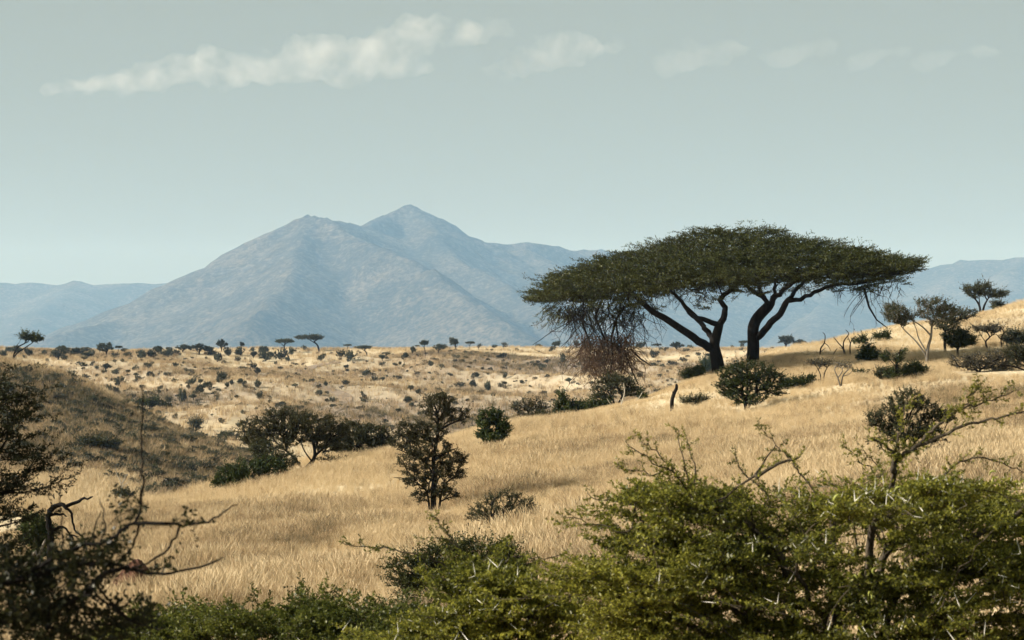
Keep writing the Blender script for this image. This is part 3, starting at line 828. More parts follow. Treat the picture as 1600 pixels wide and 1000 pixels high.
# ------------------------------------------------------------------ plants of the middle ground, placed by their foot
seed_ = [100]
FEET = []
def plant(name, label, cat, x, y, d=None, stems=None, blobs=None, leafm='olive', woodm='bark', n=160, scale_leaf=1.0, depth=0.85, **kw):
    """stems and blobs in photograph pixels; radii of stems in pixels too"""
    seed_[0] += 1
    g = np.random.default_rng(seed_[0])
    b = hit(x, y) if d is None else ground(x, d)
    if d is None and b[1] < 140: b = hit(x, y, lift=0.30 if b[1] < 85 else 0.12)
    dd = b[1]; k = dd / F
    def loc(q_):
        v = np.array([(q_[0] - x) * k, (q_[2] if len(q_) > 2 else 0.0), (y - q_[1]) * k])
        return v
    off = (HOR - y) / F * dd - b[2]      # the foot stands in the grass: heights are measured from the seen pixels, the root is at the ground
    st = []
    for pts, r0, r1 in (stems or [([(x, y), (x + 2, y - 5), (x, y - 10)], 2, 1)]):
        pp = [loc(q_) for q_ in pts]
        for i in range(len(pp)):
            if len(pts[i]) < 3 and i > 0: pp[i][1] += g.normal() * 0.18 * abs(pts[i][0] - pts[i - 1][0] + 4) * k
            pp[i][2] += off
        if pts[0][1] >= y - 2: pp[0][2] = -0.12
        st.append((pp, r0 * k, r1 * k))
    bl = []
    for q_ in (blobs or []):
        c = loc(q_[:2]); c[1] += g.normal() * 0.2 * q_[2] * k; c[2] += off
        bl.append((c, (q_[2] * k, q_[2] * k * depth, q_[3] * k), (q_[2] * q_[3]) if len(q_) < 5 else q_[4]))
    if bl and kw.get('crown_name') == 'foliage':      # bushes are leafy down to the ground
        zc = np.mean([q_[0][2] for q_ in bl]); xs_ = [q_[0][0] for q_ in bl]
        bl.append((np.array([np.mean(xs_), 0, zc * 0.45]), (0.5 * (max(xs_) - min(xs_)) + 0.5 * bl[0][1][0], bl[0][1][1], zc * 0.45), 0.35 * sum(q_[2] for q_ in bl)))
    kk = k / (70 / F)
    if bl: FEET.append((b[0], b[1], min(2.2, 0.75 * max(abs(q_[0][0]) + q_[1][0] for q_ in bl))))
    kw.setdefault('seg', 0.25 * kk); kw.setdefault('r_tip', 0.010 * kk); kw.setdefault('sh_len', 0.22 * kk)
    kw.setdefault('leaf', (0.065 * kk * scale_leaf, 0.024 * kk * scale_leaf)); kw.setdefault('twig', 0.005 * kk)
    return make_plant(name, b, label, cat, M[leafm] if leafm else None, M[woodm], st, bl, n, g, **kw)

# leafy shrub under the acacia
plant('acacia_shrub', 'dense dark shrub with lit top growing in front of the umbrella acacia', 'shrub', 1165, 637,
      stems=[([(1165, 637), (1162, 622), (1150, 605)], 2.2, 1.4), ([(1166, 637), (1178, 618), (1195, 600)], 2, 1.2), ([(1165, 637), (1168, 610), (1170, 590)], 1.8, 1)],
      blobs=[(1150, 590, 28, 18), (1175, 580, 38, 16), (1200, 592, 28, 12), (1170, 606, 42, 14), (1205, 610, 20, 9), (1140, 606, 18, 14), (1168, 622, 34, 10)], leafm='green', n=400, sh=3, n_leaf=16, up=0.3)
plant('stump', 'dark broken post of a dead trunk standing in grass left of the acacia', 'stump', 1050, 642,
      stems=[([(1050, 643), (1050, 628), (1053, 616), (1057, 607), (1057, 600)], 3.4, 2.2), ([(1053, 617), (1051, 612)], 1.8, 1.0)], leafm=None, woodm='bark', n=0, trunk_name='post')
# shrubs behind the crest left of the stump
plant('thorn_tree', 'grey-green rounded thorn tree behind the crest under the hanging twigs', 'tree', 962, 642, 118, stems=[([(962, 642), (958, 625), (950, 612)], 2.0, 1.2), ([(962, 642), (972, 620), (985, 606)], 1.8, 1)],
      blobs=[(945, 610, 22, 14), (968, 602, 26, 14), (988, 612, 18, 8), (938, 624, 16, 10), (955, 592, 16, 7)], leafm='olive', n=240, sh=2, up=0.2)
plant('dead_bush', 'bleached bare branches at the foot of the grey-green thorn tree', 'dead bush', 968, 643, 110,
      stems=[([(968, 643), (972, 628), (976, 612), (974, 598)], 1.3, .5), ([(968, 643), (985, 632), (998, 622), (1004, 612)], 1.2, .4), ([(968, 643), (955, 632), (948, 622)], 1.1, .4), ([(980, 634), (996, 634), (1010, 628)], .8, .3), ([(972, 628), (962, 615)], .7, .3)], leafm=None, woodm='bark_white', n=0, trunk_name='branches')
plant('leafy_bush', 'glossy dark green bush on the crest right of the round thorn tree', 'bush', 1006, 638, 112, blobs=[(1000, 628, 14, 8), (1012, 630, 10, 7), (1006, 622, 8, 6)], leafm='green', n=90, sh=3, scale_leaf=1.3, flat=0.2, crown_name='foliage', trunk_name='stem')
plant('leafy_bush', 'deep green leafy bush with a raised left tip on the crest', 'bush', 893, 654, 116, blobs=[(880, 622, 8, 8), (884, 640, 16, 14), (902, 642, 16, 12), (918, 638, 12, 8), (875, 650, 10, 8)], leafm='green', n=200, sh=3, scale_leaf=1.3, flat=0.2, crown_name='foliage', trunk_name='stem')
plant('leafy_bush', 'low green bush between the deep green bush and the round thorn tree', 'bush', 938, 646, 114, blobs=[(930, 636, 12, 9), (945, 638, 12, 8)], leafm='green', n=90, sh=3, scale_leaf=1.2, flat=0.2, crown_name='foliage', trunk_name='stem')
plant('thorn_bush', 'spreading brown-green thorn bush behind the crest at the valley edge', 'bush', 830, 664, 130, stems=[([(830, 664), (828, 650), (818, 640)], 1.4, .8), ([(830, 664), (838, 646), (845, 636)], 1.3, .8)],
      blobs=[(815, 636, 16, 8), (838, 634, 18, 9), (828, 645, 22, 8)], leafm='brownleaf', n=150, sh=2, n_leaf=10, crown_name='foliage', trunk_name='stem')
plant('thorn_bush', 'low olive bush at the crest right of the spreading brown-green bush', 'bush', 856, 660, 124, blobs=[(852, 650, 14, 8), (866, 652, 10, 7)], leafm='olive', n=80, crown_name='foliage', trunk_name='stem')
plant('leafy_bush', 'small rounded leafy bush standing alone on the grassy crest', 'bush', 770, 697, stems=[([(770, 697), (768, 685), (760, 672)], 1.6, 1), ([(771, 697), (776, 682), (782, 668)], 1.5, .9)],
      blobs=[(760, 660, 13, 13), (778, 656, 14, 11), (784, 672, 12, 12), (757, 678, 10, 8), (768, 646, 8, 5), (772, 684, 14, 7)], leafm='green', n=150, sh=3, scale_leaf=1.5, flat=0.1, up=0.35, crown_name='foliage', trunk_name='stem')
# tall ragged thorn tree
plant('thorn_tree', 'tall ragged thorn tree with two crown tiers in the golden grass', 'tree', 678, 790,
      stems=[([(678, 792), (677, 770), (679, 745), (677, 720), (682, 690), (685, 665), (682, 640)], 5.2, 1.6), ([(672, 792), (668, 772), (655, 757), (635, 748), (615, 746)], 2.2, .6), ([(684, 792), (690, 770), (700, 752), (716, 742)], 2.2, .7),
             ([(678, 742), (664, 722), (645, 712), (622, 702)], 2.2, .7), ([(678, 724), (695, 708), (715, 700)], 2.0, .7), ([(684, 672), (704, 662), (725, 655)], 2.2, .9), ([(682, 690), (655, 680), (630, 668)], 2.0, .7), ([(667, 772), (672, 750)], 1.4, .8), ([(692, 770), (696, 745)], 1.2, .6)],
      blobs=[(682, 638, 26, 20), (708, 650, 27, 13), (690, 625, 18, 10), (648, 672, 34, 15), (630, 690, 20, 12), (668, 700, 40, 18), (705, 718, 24, 14), (645, 720, 28, 14), (690, 735, 34, 14), (650, 742, 30, 8), (712, 742, 16, 10), (680, 762, 26, 12), (650, 752, 20, 8), (662, 774, 20, 9), (698, 772, 18, 9), (675, 675, 30, 14)],
      leafm='brownleaf', n=620, sh=3, n_leaf=18, up=0.15, flat=0.45, extra_twigs=300, spread=0.8)
# wide acacia group on the crest
plant('thorn_tree', 'wide spreading dark thorn tree with bent low limbs on the crest', 'tree', 465, 748, d=92,
      stems=[([(462, 750), (468, 738), (484, 726), (492, 712), (490, 695), (485, 680)], 4.2, 2), ([(475, 732), (462, 718), (448, 705), (430, 690)], 2.4, 1), ([(492, 712), (508, 698), (522, 684)], 2.2, 1), ([(466, 740), (450, 730), (435, 722)], 2.2, 1), ([(486, 722), (476, 705), (470, 690)], 1.6, .8)],
      blobs=[(410, 668, 34, 16), (450, 660, 40, 16), (490, 664, 36, 18), (520, 676, 26, 18), (425, 690, 40, 14), (475, 680, 34, 14), (510, 694, 24, 14), (395, 684, 20, 14), (440, 648, 26, 8)],
      leafm='brownleaf', n=620, sh=3, n_leaf=20, up=0.2, flat=0.5)
plant('thorn_tree', 'near-black dense thorn tree adjoining the wide spreading one on the crest', 'tree', 572, 728, d=97,
      stems=[([(572, 728), (570, 712), (560, 698)], 2.4, 1.2), ([(574, 728), (582, 710), (592, 696)], 2.2, 1.2), ([(570, 728), (550, 715), (540, 705)], 2, 1)],
      blobs=[(550, 676, 26, 16), (580, 680, 28, 16), (600, 694, 20, 14), (560, 698, 34, 16), (590, 708, 24, 10), (535, 694, 18, 16), (560, 712, 34, 9)], leafm='olive', n=560, sh=3, n_leaf=15, up=0.2, flat=0.5)
plant('leafy_bush', 'yellow-green leafy bush at the left foot of the wide thorn tree', 'bush', 380, 764, d=86,
      blobs=[(365, 742, 26, 14), (395, 734, 26, 14), (425, 732, 22, 16), (380, 752, 36, 10), (350, 754, 14, 9)], leafm='green', n=330, sh=3, scale_leaf=1.3, flat=0.2, crown_name='foliage', trunk_name='stem')
plant('thorn_bush', 'grey-green low bush beneath the wide thorn tree', 'bush', 430, 742, d=90,
      blobs=[(420, 716, 26, 14), (445, 722, 20, 14), (408, 700, 20, 12)], leafm='olive', n=240, sh=2, n_leaf=14, crown_name='foliage', trunk_name='stem')
plant('thorn_bush', 'tangled olive scrub between the trunks of the two dark thorn trees', 'bush', 520, 736, d=93,
      blobs=[(515, 722, 22, 10), (538, 724, 18, 9)], leafm='brownleaf', n=120, sh=2, n_leaf=10, crown_name='foliage', trunk_name='stem')
# low bushes in the grass
plant('acacia_shrub', 'low fan-shaped grey-green shrub in the grass right of the ragged tree', 'shrub', 784, 830,
      stems=[([(784, 832), (775, 815), (755, 800)], 2.2, 1), ([(786, 832), (800, 812), (825, 798)], 2.2, .9), ([(785, 832), (786, 808), (790, 790)], 2, 1), ([(784, 832), (765, 822), (742, 812)], 1.6, .7), ([(786, 832), (812, 822), (836, 812)], 1.6, .7)],
      blobs=[(755, 798, 26, 12), (785, 785, 30, 14), (815, 790, 26, 12), (832, 800, 14, 7), (790, 805, 36, 12), (745, 806, 18, 8), (800, 774, 16, 7)], leafm='olive', n=300, sh=2, n_leaf=15, up=0.3, flat=0.35, crown_name='foliage', trunk_name='stem')
plant('acacia_shrub', 'broad dark thorn shrub in grass just above the foreground bush', 'shrub', 715, 935,
      stems=[([(715, 937), (700, 915), (670, 895)], 3, 1.2), ([(716, 937), (735, 905), (765, 880)], 3, 1.2), ([(715, 937), (714, 900), (710, 870)], 2.6, 1.2), ([(715, 937), (680, 922), (630, 908)], 2.2, .8), ([(716, 937), (770, 915), (810, 900)], 2.2, .8)],
      blobs=[(650, 888, 48, 22), (700, 868, 50, 24), (755, 868, 46, 24), (800, 885, 30, 18), (640, 910, 40, 12), (740, 895, 56, 18), (785, 862, 24, 12)], leafm='hero_leaf', n=560, sh=3, sh_len=0.2, n_leaf=18, leaf=(0.045, 0.016), up=0.2, flat=0.6, crown_name='foliage', trunk_name='stem')
plant('acacia_shrub', 'spiky rounded dark shrub in the grass above the foreground branch', 'shrub', 1412, 706,
      stems=[([(1412, 708), (1400, 690), (1380, 675)], 2.2, .9), ([(1413, 708), (1430, 688), (1455, 670)], 2.2, .9), ([(1412, 708), (1412, 680), (1410, 650)], 2.2, .9), ([(1413, 708), (1440, 695), (1470, 680)], 1.6, .7)],
      blobs=[(1386, 652, 28, 16), (1415, 626, 28, 18), (1442, 644, 34, 18), (1472, 652, 20, 12), (1410, 672, 40, 14), (1375, 660, 18, 8), (1445, 675, 26, 9)], leafm='olive', n=420, sh=3, n_leaf=18, up=0.35, flat=0.2, spread=0.8, extra_twigs=350, crown_name='foliage', trunk_name='stem')
# right slope
plant('thorn_tree', 'pale-trunked open thorn tree with a heavy dark clump on its left', 'tree', 1450, 567,
      stems=[([(1448, 568), (1449, 552), (1451, 540), (1455, 525), (1456, 510), (1462, 492)], 3.0, 1.2), ([(1446, 560), (1440, 545), (1430, 532), (1418, 520), (1408, 510)], 1.6, .7), ([(1455, 525), (1443, 512), (1428, 502), (1414, 496)], 1.5, .7), ([(1456, 512), (1470, 500), (1484, 490)], 1.3, .6), ([(1449, 552), (1436, 530), (1432, 515)], 1.4, .6), ([(1462, 495), (1455, 480), (1450, 474)], 1, .5)],
      blobs=[(1402, 492, 20, 13, 420), (1395, 482, 12, 8, 140), (1415, 500, 14, 10, 180), (1462, 478, 24, 9, 260), (1450, 490, 22, 8, 160), (1482, 488, 16, 8, 140), (1440, 472, 10, 5, 50), (1468, 504, 20, 6, 80)], leafm='olive', woodm='bark_grey', n=330, sh=2, n_leaf=14, flat=0.5, extra_twigs=120)
plant('thorn_tree', 'slim dark thorn tree right behind the pale-trunked one', 'tree', 1477, 547, stems=[([(1477, 548), (1476, 530), (1478, 512), (1482, 500)], 2.4, 1), ([(1478, 512), (1492, 503), (1508, 496), (1514, 488)], 1.2, .6)],
      blobs=[(1490, 495, 24, 9), (1480, 508, 18, 8), (1515, 490, 12, 6)], leafm='far_leaf', n=130, sh=2, n_leaf=14)
plant('flat_topped_acacia', 'short black flat-crowned acacia right of the pale-trunked tree', 'tree', 1497, 557, stems=[([(1497, 558), (1496, 548), (1498, 540)], 2, 1.4), ([(1498, 541), (1485, 533)], 1.2, .6), ([(1498, 541), (1512, 534)], 1.2, .6)],
      blobs=[(1490, 527, 18, 8), (1508, 532, 18, 8), (1498, 536, 24, 6), (1500, 520, 14, 4)], leafm='hero_leaf', n=190, sh=3, n_leaf=14, flat=0.7)
plant('flat_topped_acacia', 'small pale flat-topped acacia with a crooked stem near the right edge', 'tree', 1544, 542, stems=[([(1544, 543), (1540, 534), (1546, 527), (1543, 520)], 1.6, 1.0), ([(1546, 528), (1556, 519)], .9, .5), ([(1541, 534), (1534, 526)], .8, .5)],
      blobs=[(1538, 514, 18, 4), (1552, 514, 14, 5)], leafm='grey_leaf', n=80, sh=2, n_leaf=12, flat=0.8)
plant('leafless_tree', 'bare crooked little tree between the flat-topped acacia and the edge bush', 'dead tree', 1566, 540, stems=[([(1566, 541), (1564, 530), (1568, 520), (1564, 512)], 1.2, .5), ([(1564, 530), (1556, 522), (1552, 524)], .8, .4), ([(1568, 522), (1576, 514)], .7, .3)], leafm=None, woodm='bark', n=0)
plant('thorn_bush', 'rounded dark bush on the right slope at the picture edge', 'bush', 1586, 537, blobs=[(1580, 526, 14, 9), (1596, 524, 14, 9)], leafm='far_leaf', n=120, sh=3, crown_name='foliage', trunk_name='stem')
plant('scrub_thicket', 'long grey-green thicket below the flat-crowned trees at right', 'thicket', 1530, 578, blobs=[(1505, 565, 20, 9), (1530, 562, 26, 10), (1560, 558, 24, 9), (1545, 570, 30, 6), (1585, 556, 18, 8)], leafm='grey_leaf', n=330, sh=2, n_leaf=12, crown_name='foliage', trunk_name='stem')
plant('acacia_shrub', 'dark thorn branches reaching in from the right picture edge', 'shrub', 1640, 600, stems=[([(1640, 600), (1620, 575), (1595, 560)], 3, 1), ([(1640, 600), (1615, 585), (1580, 572), (1555, 570)], 2, .6), ([(1640, 600), (1635, 570), (1625, 550)], 2, 1)],
      blobs=[(1600, 552, 30, 12), (1590, 546, 26, 7), (1630, 555, 40, 18), (1610, 565, 30, 8)], leafm='olive', n=260, sh=2, n_leaf=14, flat=0.6, extra_twigs=120)
plant('flat_topped_acacia', 'lone flat-topped acacia on the skyline at upper right', 'tree', 1534, 488, d=212, stems=[([(1532, 489), (1531, 480), (1526, 470), (1520, 464)], 2.2, 1), ([(1534, 489), (1538, 478), (1545, 466)], 2.2, .9), ([(1531, 481), (1530, 468)], 1.2, .7)],
      blobs=[(1525, 452, 18, 6), (1548, 458, 22, 5), (1562, 462, 16, 3), (1535, 447, 14, 4), (1520, 460, 10, 4)], leafm='olive', n=150, sh=2, n_leaf=14, flat=0.75)
plant('thorn_bush', 'small round bush on the skyline beside the lone flat-topped acacia', 'bush', 1559, 484, d=214, blobs=[(1559, 478, 7, 4.5)], leafm='far_leaf', n=40, sh=3, crown_name='foliage', trunk_name='stem')
plant('leafy_bush', 'round bright green bush below the skyline left of the pale-trunked tree', 'bush', 1357, 566, blobs=[(1352, 557, 9, 9), (1362, 555, 9, 9), (1357, 548, 7, 5)], leafm='green', n=110, sh=3, scale_leaf=1.4, flat=0.1, crown_name='foliage', trunk_name='stem')
plant('leafy_bush', 'small dark green bush just under the skyline of the right slope', 'bush', 1378, 533, blobs=[(1373, 528, 5, 4), (1382, 527, 6, 5)], leafm='green', n=60, sh=3, flat=0.1, crown_name='foliage', trunk_name='stem')
plant('leafy_bush', 'tiny dark bush on the skyline left of the small green one', 'bush', 1347, 537, blobs=[(1340, 535, 6, 2.5), (1348, 533, 4, 4)], leafm='green', n=40, sh=3, flat=0.1, crown_name='foliage', trunk_name='stem')
plant('leafless_tree', 'twisted dead tree with hooked branches nearest the two trunks of the acacia', 'dead tree', 1287, 555, stems=[([(1281, 556), (1282, 545), (1288, 536), (1289, 524), (1285, 519)], 1.3, .5), ([(1288, 534), (1294, 540), (1298, 548)], .8, .4), ([(1298, 558), (1304, 550), (1308, 544)], 1, .5), ([(1283, 548), (1291, 543)], .7, .3)], leafm=None, woodm='bark', n=0)
plant('leafless_tree', 'larger dead tree with forked bare branches on the right slope', 'dead tree', 1322, 557, stems=[([(1320, 558), (1318, 546), (1310, 536), (1302, 526)], 1.5, .5), ([(1324, 558), (1318, 545), (1319, 532), (1326, 522), (1321, 515)], 1.4, .5), ([(1330, 558), (1328, 545), (1330, 533), (1338, 524)], 1.4, .5), ([(1330, 535), (1324, 524)], .8, .3), ([(1318, 544), (1311, 543)], .8, .3)], leafm=None, woodm='bark', n=0)
plant('flat_topped_acacia', 'little thin flat-topped tree with bare stems on the right slope', 'tree', 1283, 597, stems=[([(1282, 598), (1282, 586), (1277, 575)], 1.2, .6), ([(1285, 598), (1288, 584), (1292, 575)], 1.2, .6)], blobs=[(1278, 567, 14, 3), (1288, 569, 10, 3)], leafm='grey_leaf', n=60, n_leaf=9, flat=0.8)
plant('leafless_tree', 'small grey dead shrub with upturned branches below the forked dead tree', 'dead tree', 1314, 600, stems=[([(1314, 601), (1309, 590), (1304, 578), (1308, 570)], 1.4, .5), ([(1314, 601), (1317, 588), (1325, 578), (1331, 568)], 1.3, .5), ([(1310, 592), (1316, 580), (1314, 570)], 1, .4), ([(1317, 588), (1328, 584), (1334, 575)], .8, .3)], blobs=[(1318, 571, 14, 3)], leafm='grey_leaf', woodm='bark_grey', n=26, n_leaf=6, flat=0.6)
plant('vine_clad_snag', 'leaning dead snag wrapped in dark green leaves on the right slope', 'snag', 1401, 592, stems=[([(1401, 594), (1400, 578), (1402, 565), (1405, 552), (1408, 547)], 2.6, 1.0), ([(1400, 575), (1390, 562), (1383, 555)], 1, .5)],
      blobs=[(1401, 578, 6, 10), (1404, 560, 6, 8), (1384, 558, 8, 7), (1396, 584, 12, 8), (1408, 550, 6, 4)], leafm='green', n=130, sh=2, n_leaf=10, flat=0.1)
plant('leafy_bush', 'low dark green bush right of the vine-clad snag', 'bush', 1428, 588, blobs=[(1418, 580, 10, 8), (1432, 576, 10, 8), (1442, 581, 8, 5)], leafm='green', n=120, sh=3, flat=0.2, crown_name='foliage', trunk_name='stem')
plant('leafy_bush', 'low spreading bush left of the vine-clad snag', 'bush', 1382, 590, blobs=[(1380, 584, 12, 6), (1392, 586, 8, 5)], leafm='olive', n=80, sh=3, flat=0.2, crown_name='foliage', trunk_name='stem')
plant('leafy_bush', 'small ragged green sprig in the grass between dead shrub and snag', 'bush', 1346, 588, blobs=[(1342, 582, 7, 4), (1352, 585, 8, 3)], leafm='green', n=36, sh=2, flat=0.3, crown_name='foliage', trunk_name='stem')
plant('leafy_bush', 'low dark bush trailing right of the shrub under the acacia', 'bush', 1240, 604, blobs=[(1228, 602, 12, 6), (1250, 597, 14, 6), (1268, 592, 8, 4), (1238, 598, 12, 6)], leafm='green', n=150, sh=3, flat=0.35, crown_name='foliage', trunk_name='stem')
plant('leafy_bush', 'dark green bush against the left trunk of the umbrella acacia', 'bush', 1108, 583, blobs=[(1106, 570, 8, 10), (1112, 576, 6, 6)], leafm='green', n=80, sh=3, flat=0.1, crown_name='foliage', trunk_name='stem')
plant('leafy_bush', 'low green bush at the slope edge left of the acacia trunks', 'bush', 1085, 592, d=121, blobs=[(1078, 585, 12, 7), (1092, 580, 8, 6)], leafm='green', n=110, sh=3, flat=0.2, crown_name='foliage', trunk_name='stem')
plant('grass_clump', 'dull green leafy clump in the grass between stump and acacia shrub', 'bush', 1085, 630, blobs=[(1075, 626, 12, 5), (1094, 624, 12, 5)], leafm='olive', n=60, sh=2, flat=0.1, up=0.7, crown_name='foliage', trunk_name='stem')
# left hill and valley
plant('leaning_acacia', 'leaning flat-topped acacia on the brow of the left hill', 'tree', 22, 573, d=262, stems=[([(24, 574), (21, 563), (22, 553), (28, 543), (36, 538), (44, 534)], 1.6, .7), ([(21, 560), (27, 552), (38, 544), (50, 536)], 1.2, .6), ([(22, 552), (26, 541), (30, 535)], .7, .3)],
      blobs=[(45, 527, 14, 4), (56, 530, 10, 4), (38, 524, 8, 2)], leafm='hero_leaf', n=90, sh=2, n_leaf=14, flat=0.75)
plant('flat_topped_acacia', 'dark umbrella tree on the shoulder of the left hill', 'tree', 228, 646, stems=[([(228, 647), (226, 639), (222, 634)], 1.2, .7), ([(228, 647), (234, 638), (242, 633)], 1.1, .6)], blobs=[(222, 630, 20, 4), (240, 630, 16, 5), (232, 626, 16, 3)], leafm='hero_leaf', n=110, sh=2, flat=0.75)
plant('flat_topped_acacia', 'broad low umbrella acacia in the shade of the left hill', 'tree', 150, 712, stems=[([(150, 713), (140, 702), (128, 697)], 1.6, .8), ([(150, 713), (158, 702), (168, 696)], 1.6, .8)], blobs=[(130, 696, 28, 6), (160, 692, 30, 6), (145, 688, 28, 5)], leafm='olive', n=170, sh=2, flat=0.75)
for (x, y, w_, h_, lab) in ((167, 672, 10, 9, 'dark bush high on the left hill, left of a pair'), (186, 668, 8, 7, 'dark bush high on the left hill, right of a pair'), (236, 735, 14, 14, 'dark round bush at the foot of the left hill'), (240, 664, 14, 7, 'dark bush under the umbrella tree on the left hill'),
                            (357, 688, 13, 7, 'dark bush on the tail of the left hill near the wide thorn tree'), (258, 640, 7, 5, 'small dark bush right of the umbrella tree on the hill shoulder'), (305, 672, 9, 10, 'dark pointed bush on the crest of the left hill tail'), (180, 742, 14, 9, 'dark bush above the bleached dead bush'),
                            (60, 585, 8, 5, 'small bush on the brow of the left hill beside the leaning acacia'), (330, 722, 18, 10, 'dark grey bush low on the tail of the left hill'), (285, 744, 20, 11, 'broad dark bush in the valley below the left hill'), (315, 742, 18, 12, 'dark bush in the valley beside the yellow-green bush'),
                            (210, 700, 9, 7, 'grey bush halfway up the left hill'), (112, 598, 4, 6, 'tiny upright dark bush on the crest of the left hill'), (200, 690, 9, 8, 'dull bush in mid slope of the left hill')):
    plant('thorn_bush', lab, 'bush', x, y, blobs=[(x - w_ * 0.3, y - h_ * 0.7, w_ * 0.75, h_ * 0.7), (x + w_ * 0.4, y - h_ * 0.8, w_ * 0.7, h_ * 0.7)], leafm='far_leaf' if w_ > 8 else 'olive', n=70, sh=3, n_leaf=10, flat=0.3, crown_name='foliage', trunk_name='stem', group='bushes on the left hill')
plant('dead_bush', 'bleached white dead bush in the valley below the left hill', 'dead bush', 190, 768, d=158, stems=[([(190, 769), (189, 756), (183, 742), (180, 730)], 1.0, .4), ([(190, 769), (192, 752), (200, 740)], .9, .3), ([(189, 757), (195, 748), (192, 736)], .7, .3), ([(190, 762), (180, 752)], .7, .3), ([(191, 760), (202, 752)], .7, .3)], leafm=None, woodm='bark_white', n=0, trunk_name='branches')
plant('thorn_bush', 'dark shrub in front of the bleached dead bush', 'bush', 195, 779, d=150, blobs=[(190, 770, 12, 6), (204, 774, 8, 4)], leafm='olive', n=70, crown_name='foliage', trunk_name='stem')
# lower left: snag, bush and termite mound
plant('snag', 'black twisted dead snag with a looping branch at lower left', 'snag', 72, 872, d=46, stems=[([(75, 876), (78, 852), (78, 830), (75, 808), (80, 796), (92, 789), (104, 790)], 6.5, 3.2), ([(92, 790), (104, 792), (112, 802), (113, 816), (120, 832), (127, 838)], 3.2, 1.2), ([(79, 828), (92, 825), (104, 826), (112, 836), (114, 845)], 3.2, 1.1), ([(102, 792), (118, 786), (132, 779), (145, 777)], 3.5, 1.2), ([(78, 806), (92, 804), (108, 806)], 3, 1.2), ([(112, 836), (124, 838)], 2, .8)], leafm=None, woodm='bark_black', n=0, stem_wob=0.012)
plant('dead_bush', 'grey fallen dead branches at the foot of the black snag', 'dead bush', 50, 885, d=43, stems=[([(72, 884), (60, 870), (48, 872), (34, 880), (10, 895)], 4, 1.5), ([(60, 870), (68, 850), (72, 842)], 3, 1.2), ([(48, 872), (38, 885), (32, 893)], 2.2, .8), ([(34, 880), (20, 874), (8, 878)], 2, .7), ([(66, 876), (50, 890), (36, 894)], 2.6, 1)], leafm=None, woodm='bark_grey', n=0, trunk_name='branches')
plant('leafy_bush', 'bright green bush beside the black snag', 'bush', 58, 850, d=47, blobs=[(55, 825, 22, 18), (70, 838, 16, 14), (45, 838, 14, 12)], leafm='green', n=230, sh=3, scale_leaf=1.6, flat=0.1, crown_name='foliage', trunk_name='stem')
mb = ground(212, 44)
g = np.random.default_rng(5)
V, T = uvsphere((0, 0, 0), (1, 1, 1), 40, 24)
a_ = np.arctan2(V[:, 1], V[:, 0])
sh_ = 1 + 0.22 * fbm(V[:, 0] * 2.2 + V[:, 2], V[:, 1] * 2.2 - V[:, 2] * 0.7, 3, 4)[:, None]
V = V * sh_ * np.array([0.55, 0.42, 0.85])
V[:, 0] *= np.clip(1.25 - V[:, 2] * 1.0, 0.5, 1.4)
V[:, 2] = np.maximum(V[:, 2], -0.15) + 0.02
mo = obj('termite_mound', mk_mesh('termite_mound', [(V, T, 0)], True), M['mound'], None, mb)
tag(mo, 'red-brown earth mound in the grass at lower left', 'mound')

# ------------------------------------------------------------------ far bushes and trees: a few grown kinds, copied one by one
def unit_bush(seed, kind):
    g = np.random.default_rng(seed)
    if kind == 'bush':
        bl = []
        for k in range(5):
            a = g.uniform(0, 6.28); r = g.uniform(0.1, 0.75)
            bl.append(((math.cos(a) * r, math.sin(a) * r, g.uniform(0.35, 0.75)), (0.5, 0.5, 0.34), 1))
        st = [([(0, 0, -.1), (math.cos(k * 2.1) * .2, math.sin(k * 2.1) * .2, .3)], .05, .03) for k in range(3)]
        return make_plant('b', None, None, None, None, None, st, bl, 70, g, seg=.2, r_tip=.012, sh=3, sh_len=.22, n_leaf=8, leaf=(.16, .075), flat=.25, up=.3, single=True, twig=.008)
    if kind == 'round':
        st = [([(0, 0, -.1), (.03, 0, .3), (g.normal() * .08, g.normal() * .08, .6)], .07, .05), ([(0, 0, .25), (.2, .1, .5)], .04, .03), ([(0, 0, .2), (-.2, -.1, .5)], .04, .03)]
        bl = [((g.normal() * .25, g.normal() * .25, g.uniform(.65, 1.0)), (.42, .42, .28), 1) for k in range(5)]
        return make_plant('r', None, None, None, None, None, st, bl, 80, g, seg=.2, r_tip=.010, sh=3, sh_len=.2, n_leaf=9, leaf=(.13, .06), flat=.35, up=.2, single=True, twig=.008)
    if kind == 'flat':
        lean = g.normal() * .15
        st = [([(0, 0, -.1), (lean * .3, 0, .35), (lean, .05, .6)], .06, .045), ([(lean * .5, 0, .42), (lean - .35, .1, .75)], .035, .02), ([(lean, .05, .6), (lean + .35, -.1, .82)], .035, .02), ([(lean, .05, .6), (lean + .05, .35, .82)], .03, .02)]
        bl = [((lean + g.normal() * .4, g.normal() * .35, g.uniform(.84, .94)), (.5, .5, .075), 1) for k in range(5)]
        return make_plant('f', None, None, None, None, None, st, bl, 90, g, seg=.2, r_tip=.010, sh=3, sh_len=.2, n_leaf=9, leaf=(.12, .05), flat=.8, up=.05, single=True, twig=.008)
    if kind == 'sparse':
        st = [([(0, 0, -.1), (g.normal() * .1, 0, .4), (g.normal() * .2, 0, .8)], .05, .02)] + [([(0, 0, .2), (g.normal() * .3, g.normal() * .3, .6), (g.normal() * .5, g.normal() * .4, .9)], .03, .012) for k in range(4)]
        bl = [((g.normal() * .3, g.normal() * .3, g.uniform(.5, .95)), (.4, .4, .2), 1) for k in range(3)]
        return make_plant('s', None, None, None, None, None, st, bl, 45, g, seg=.2, r_tip=.012, sh=2, sh_len=.2, n_leaf=5, leaf=(.12, .05), flat=.3, single=True, twig=.010)
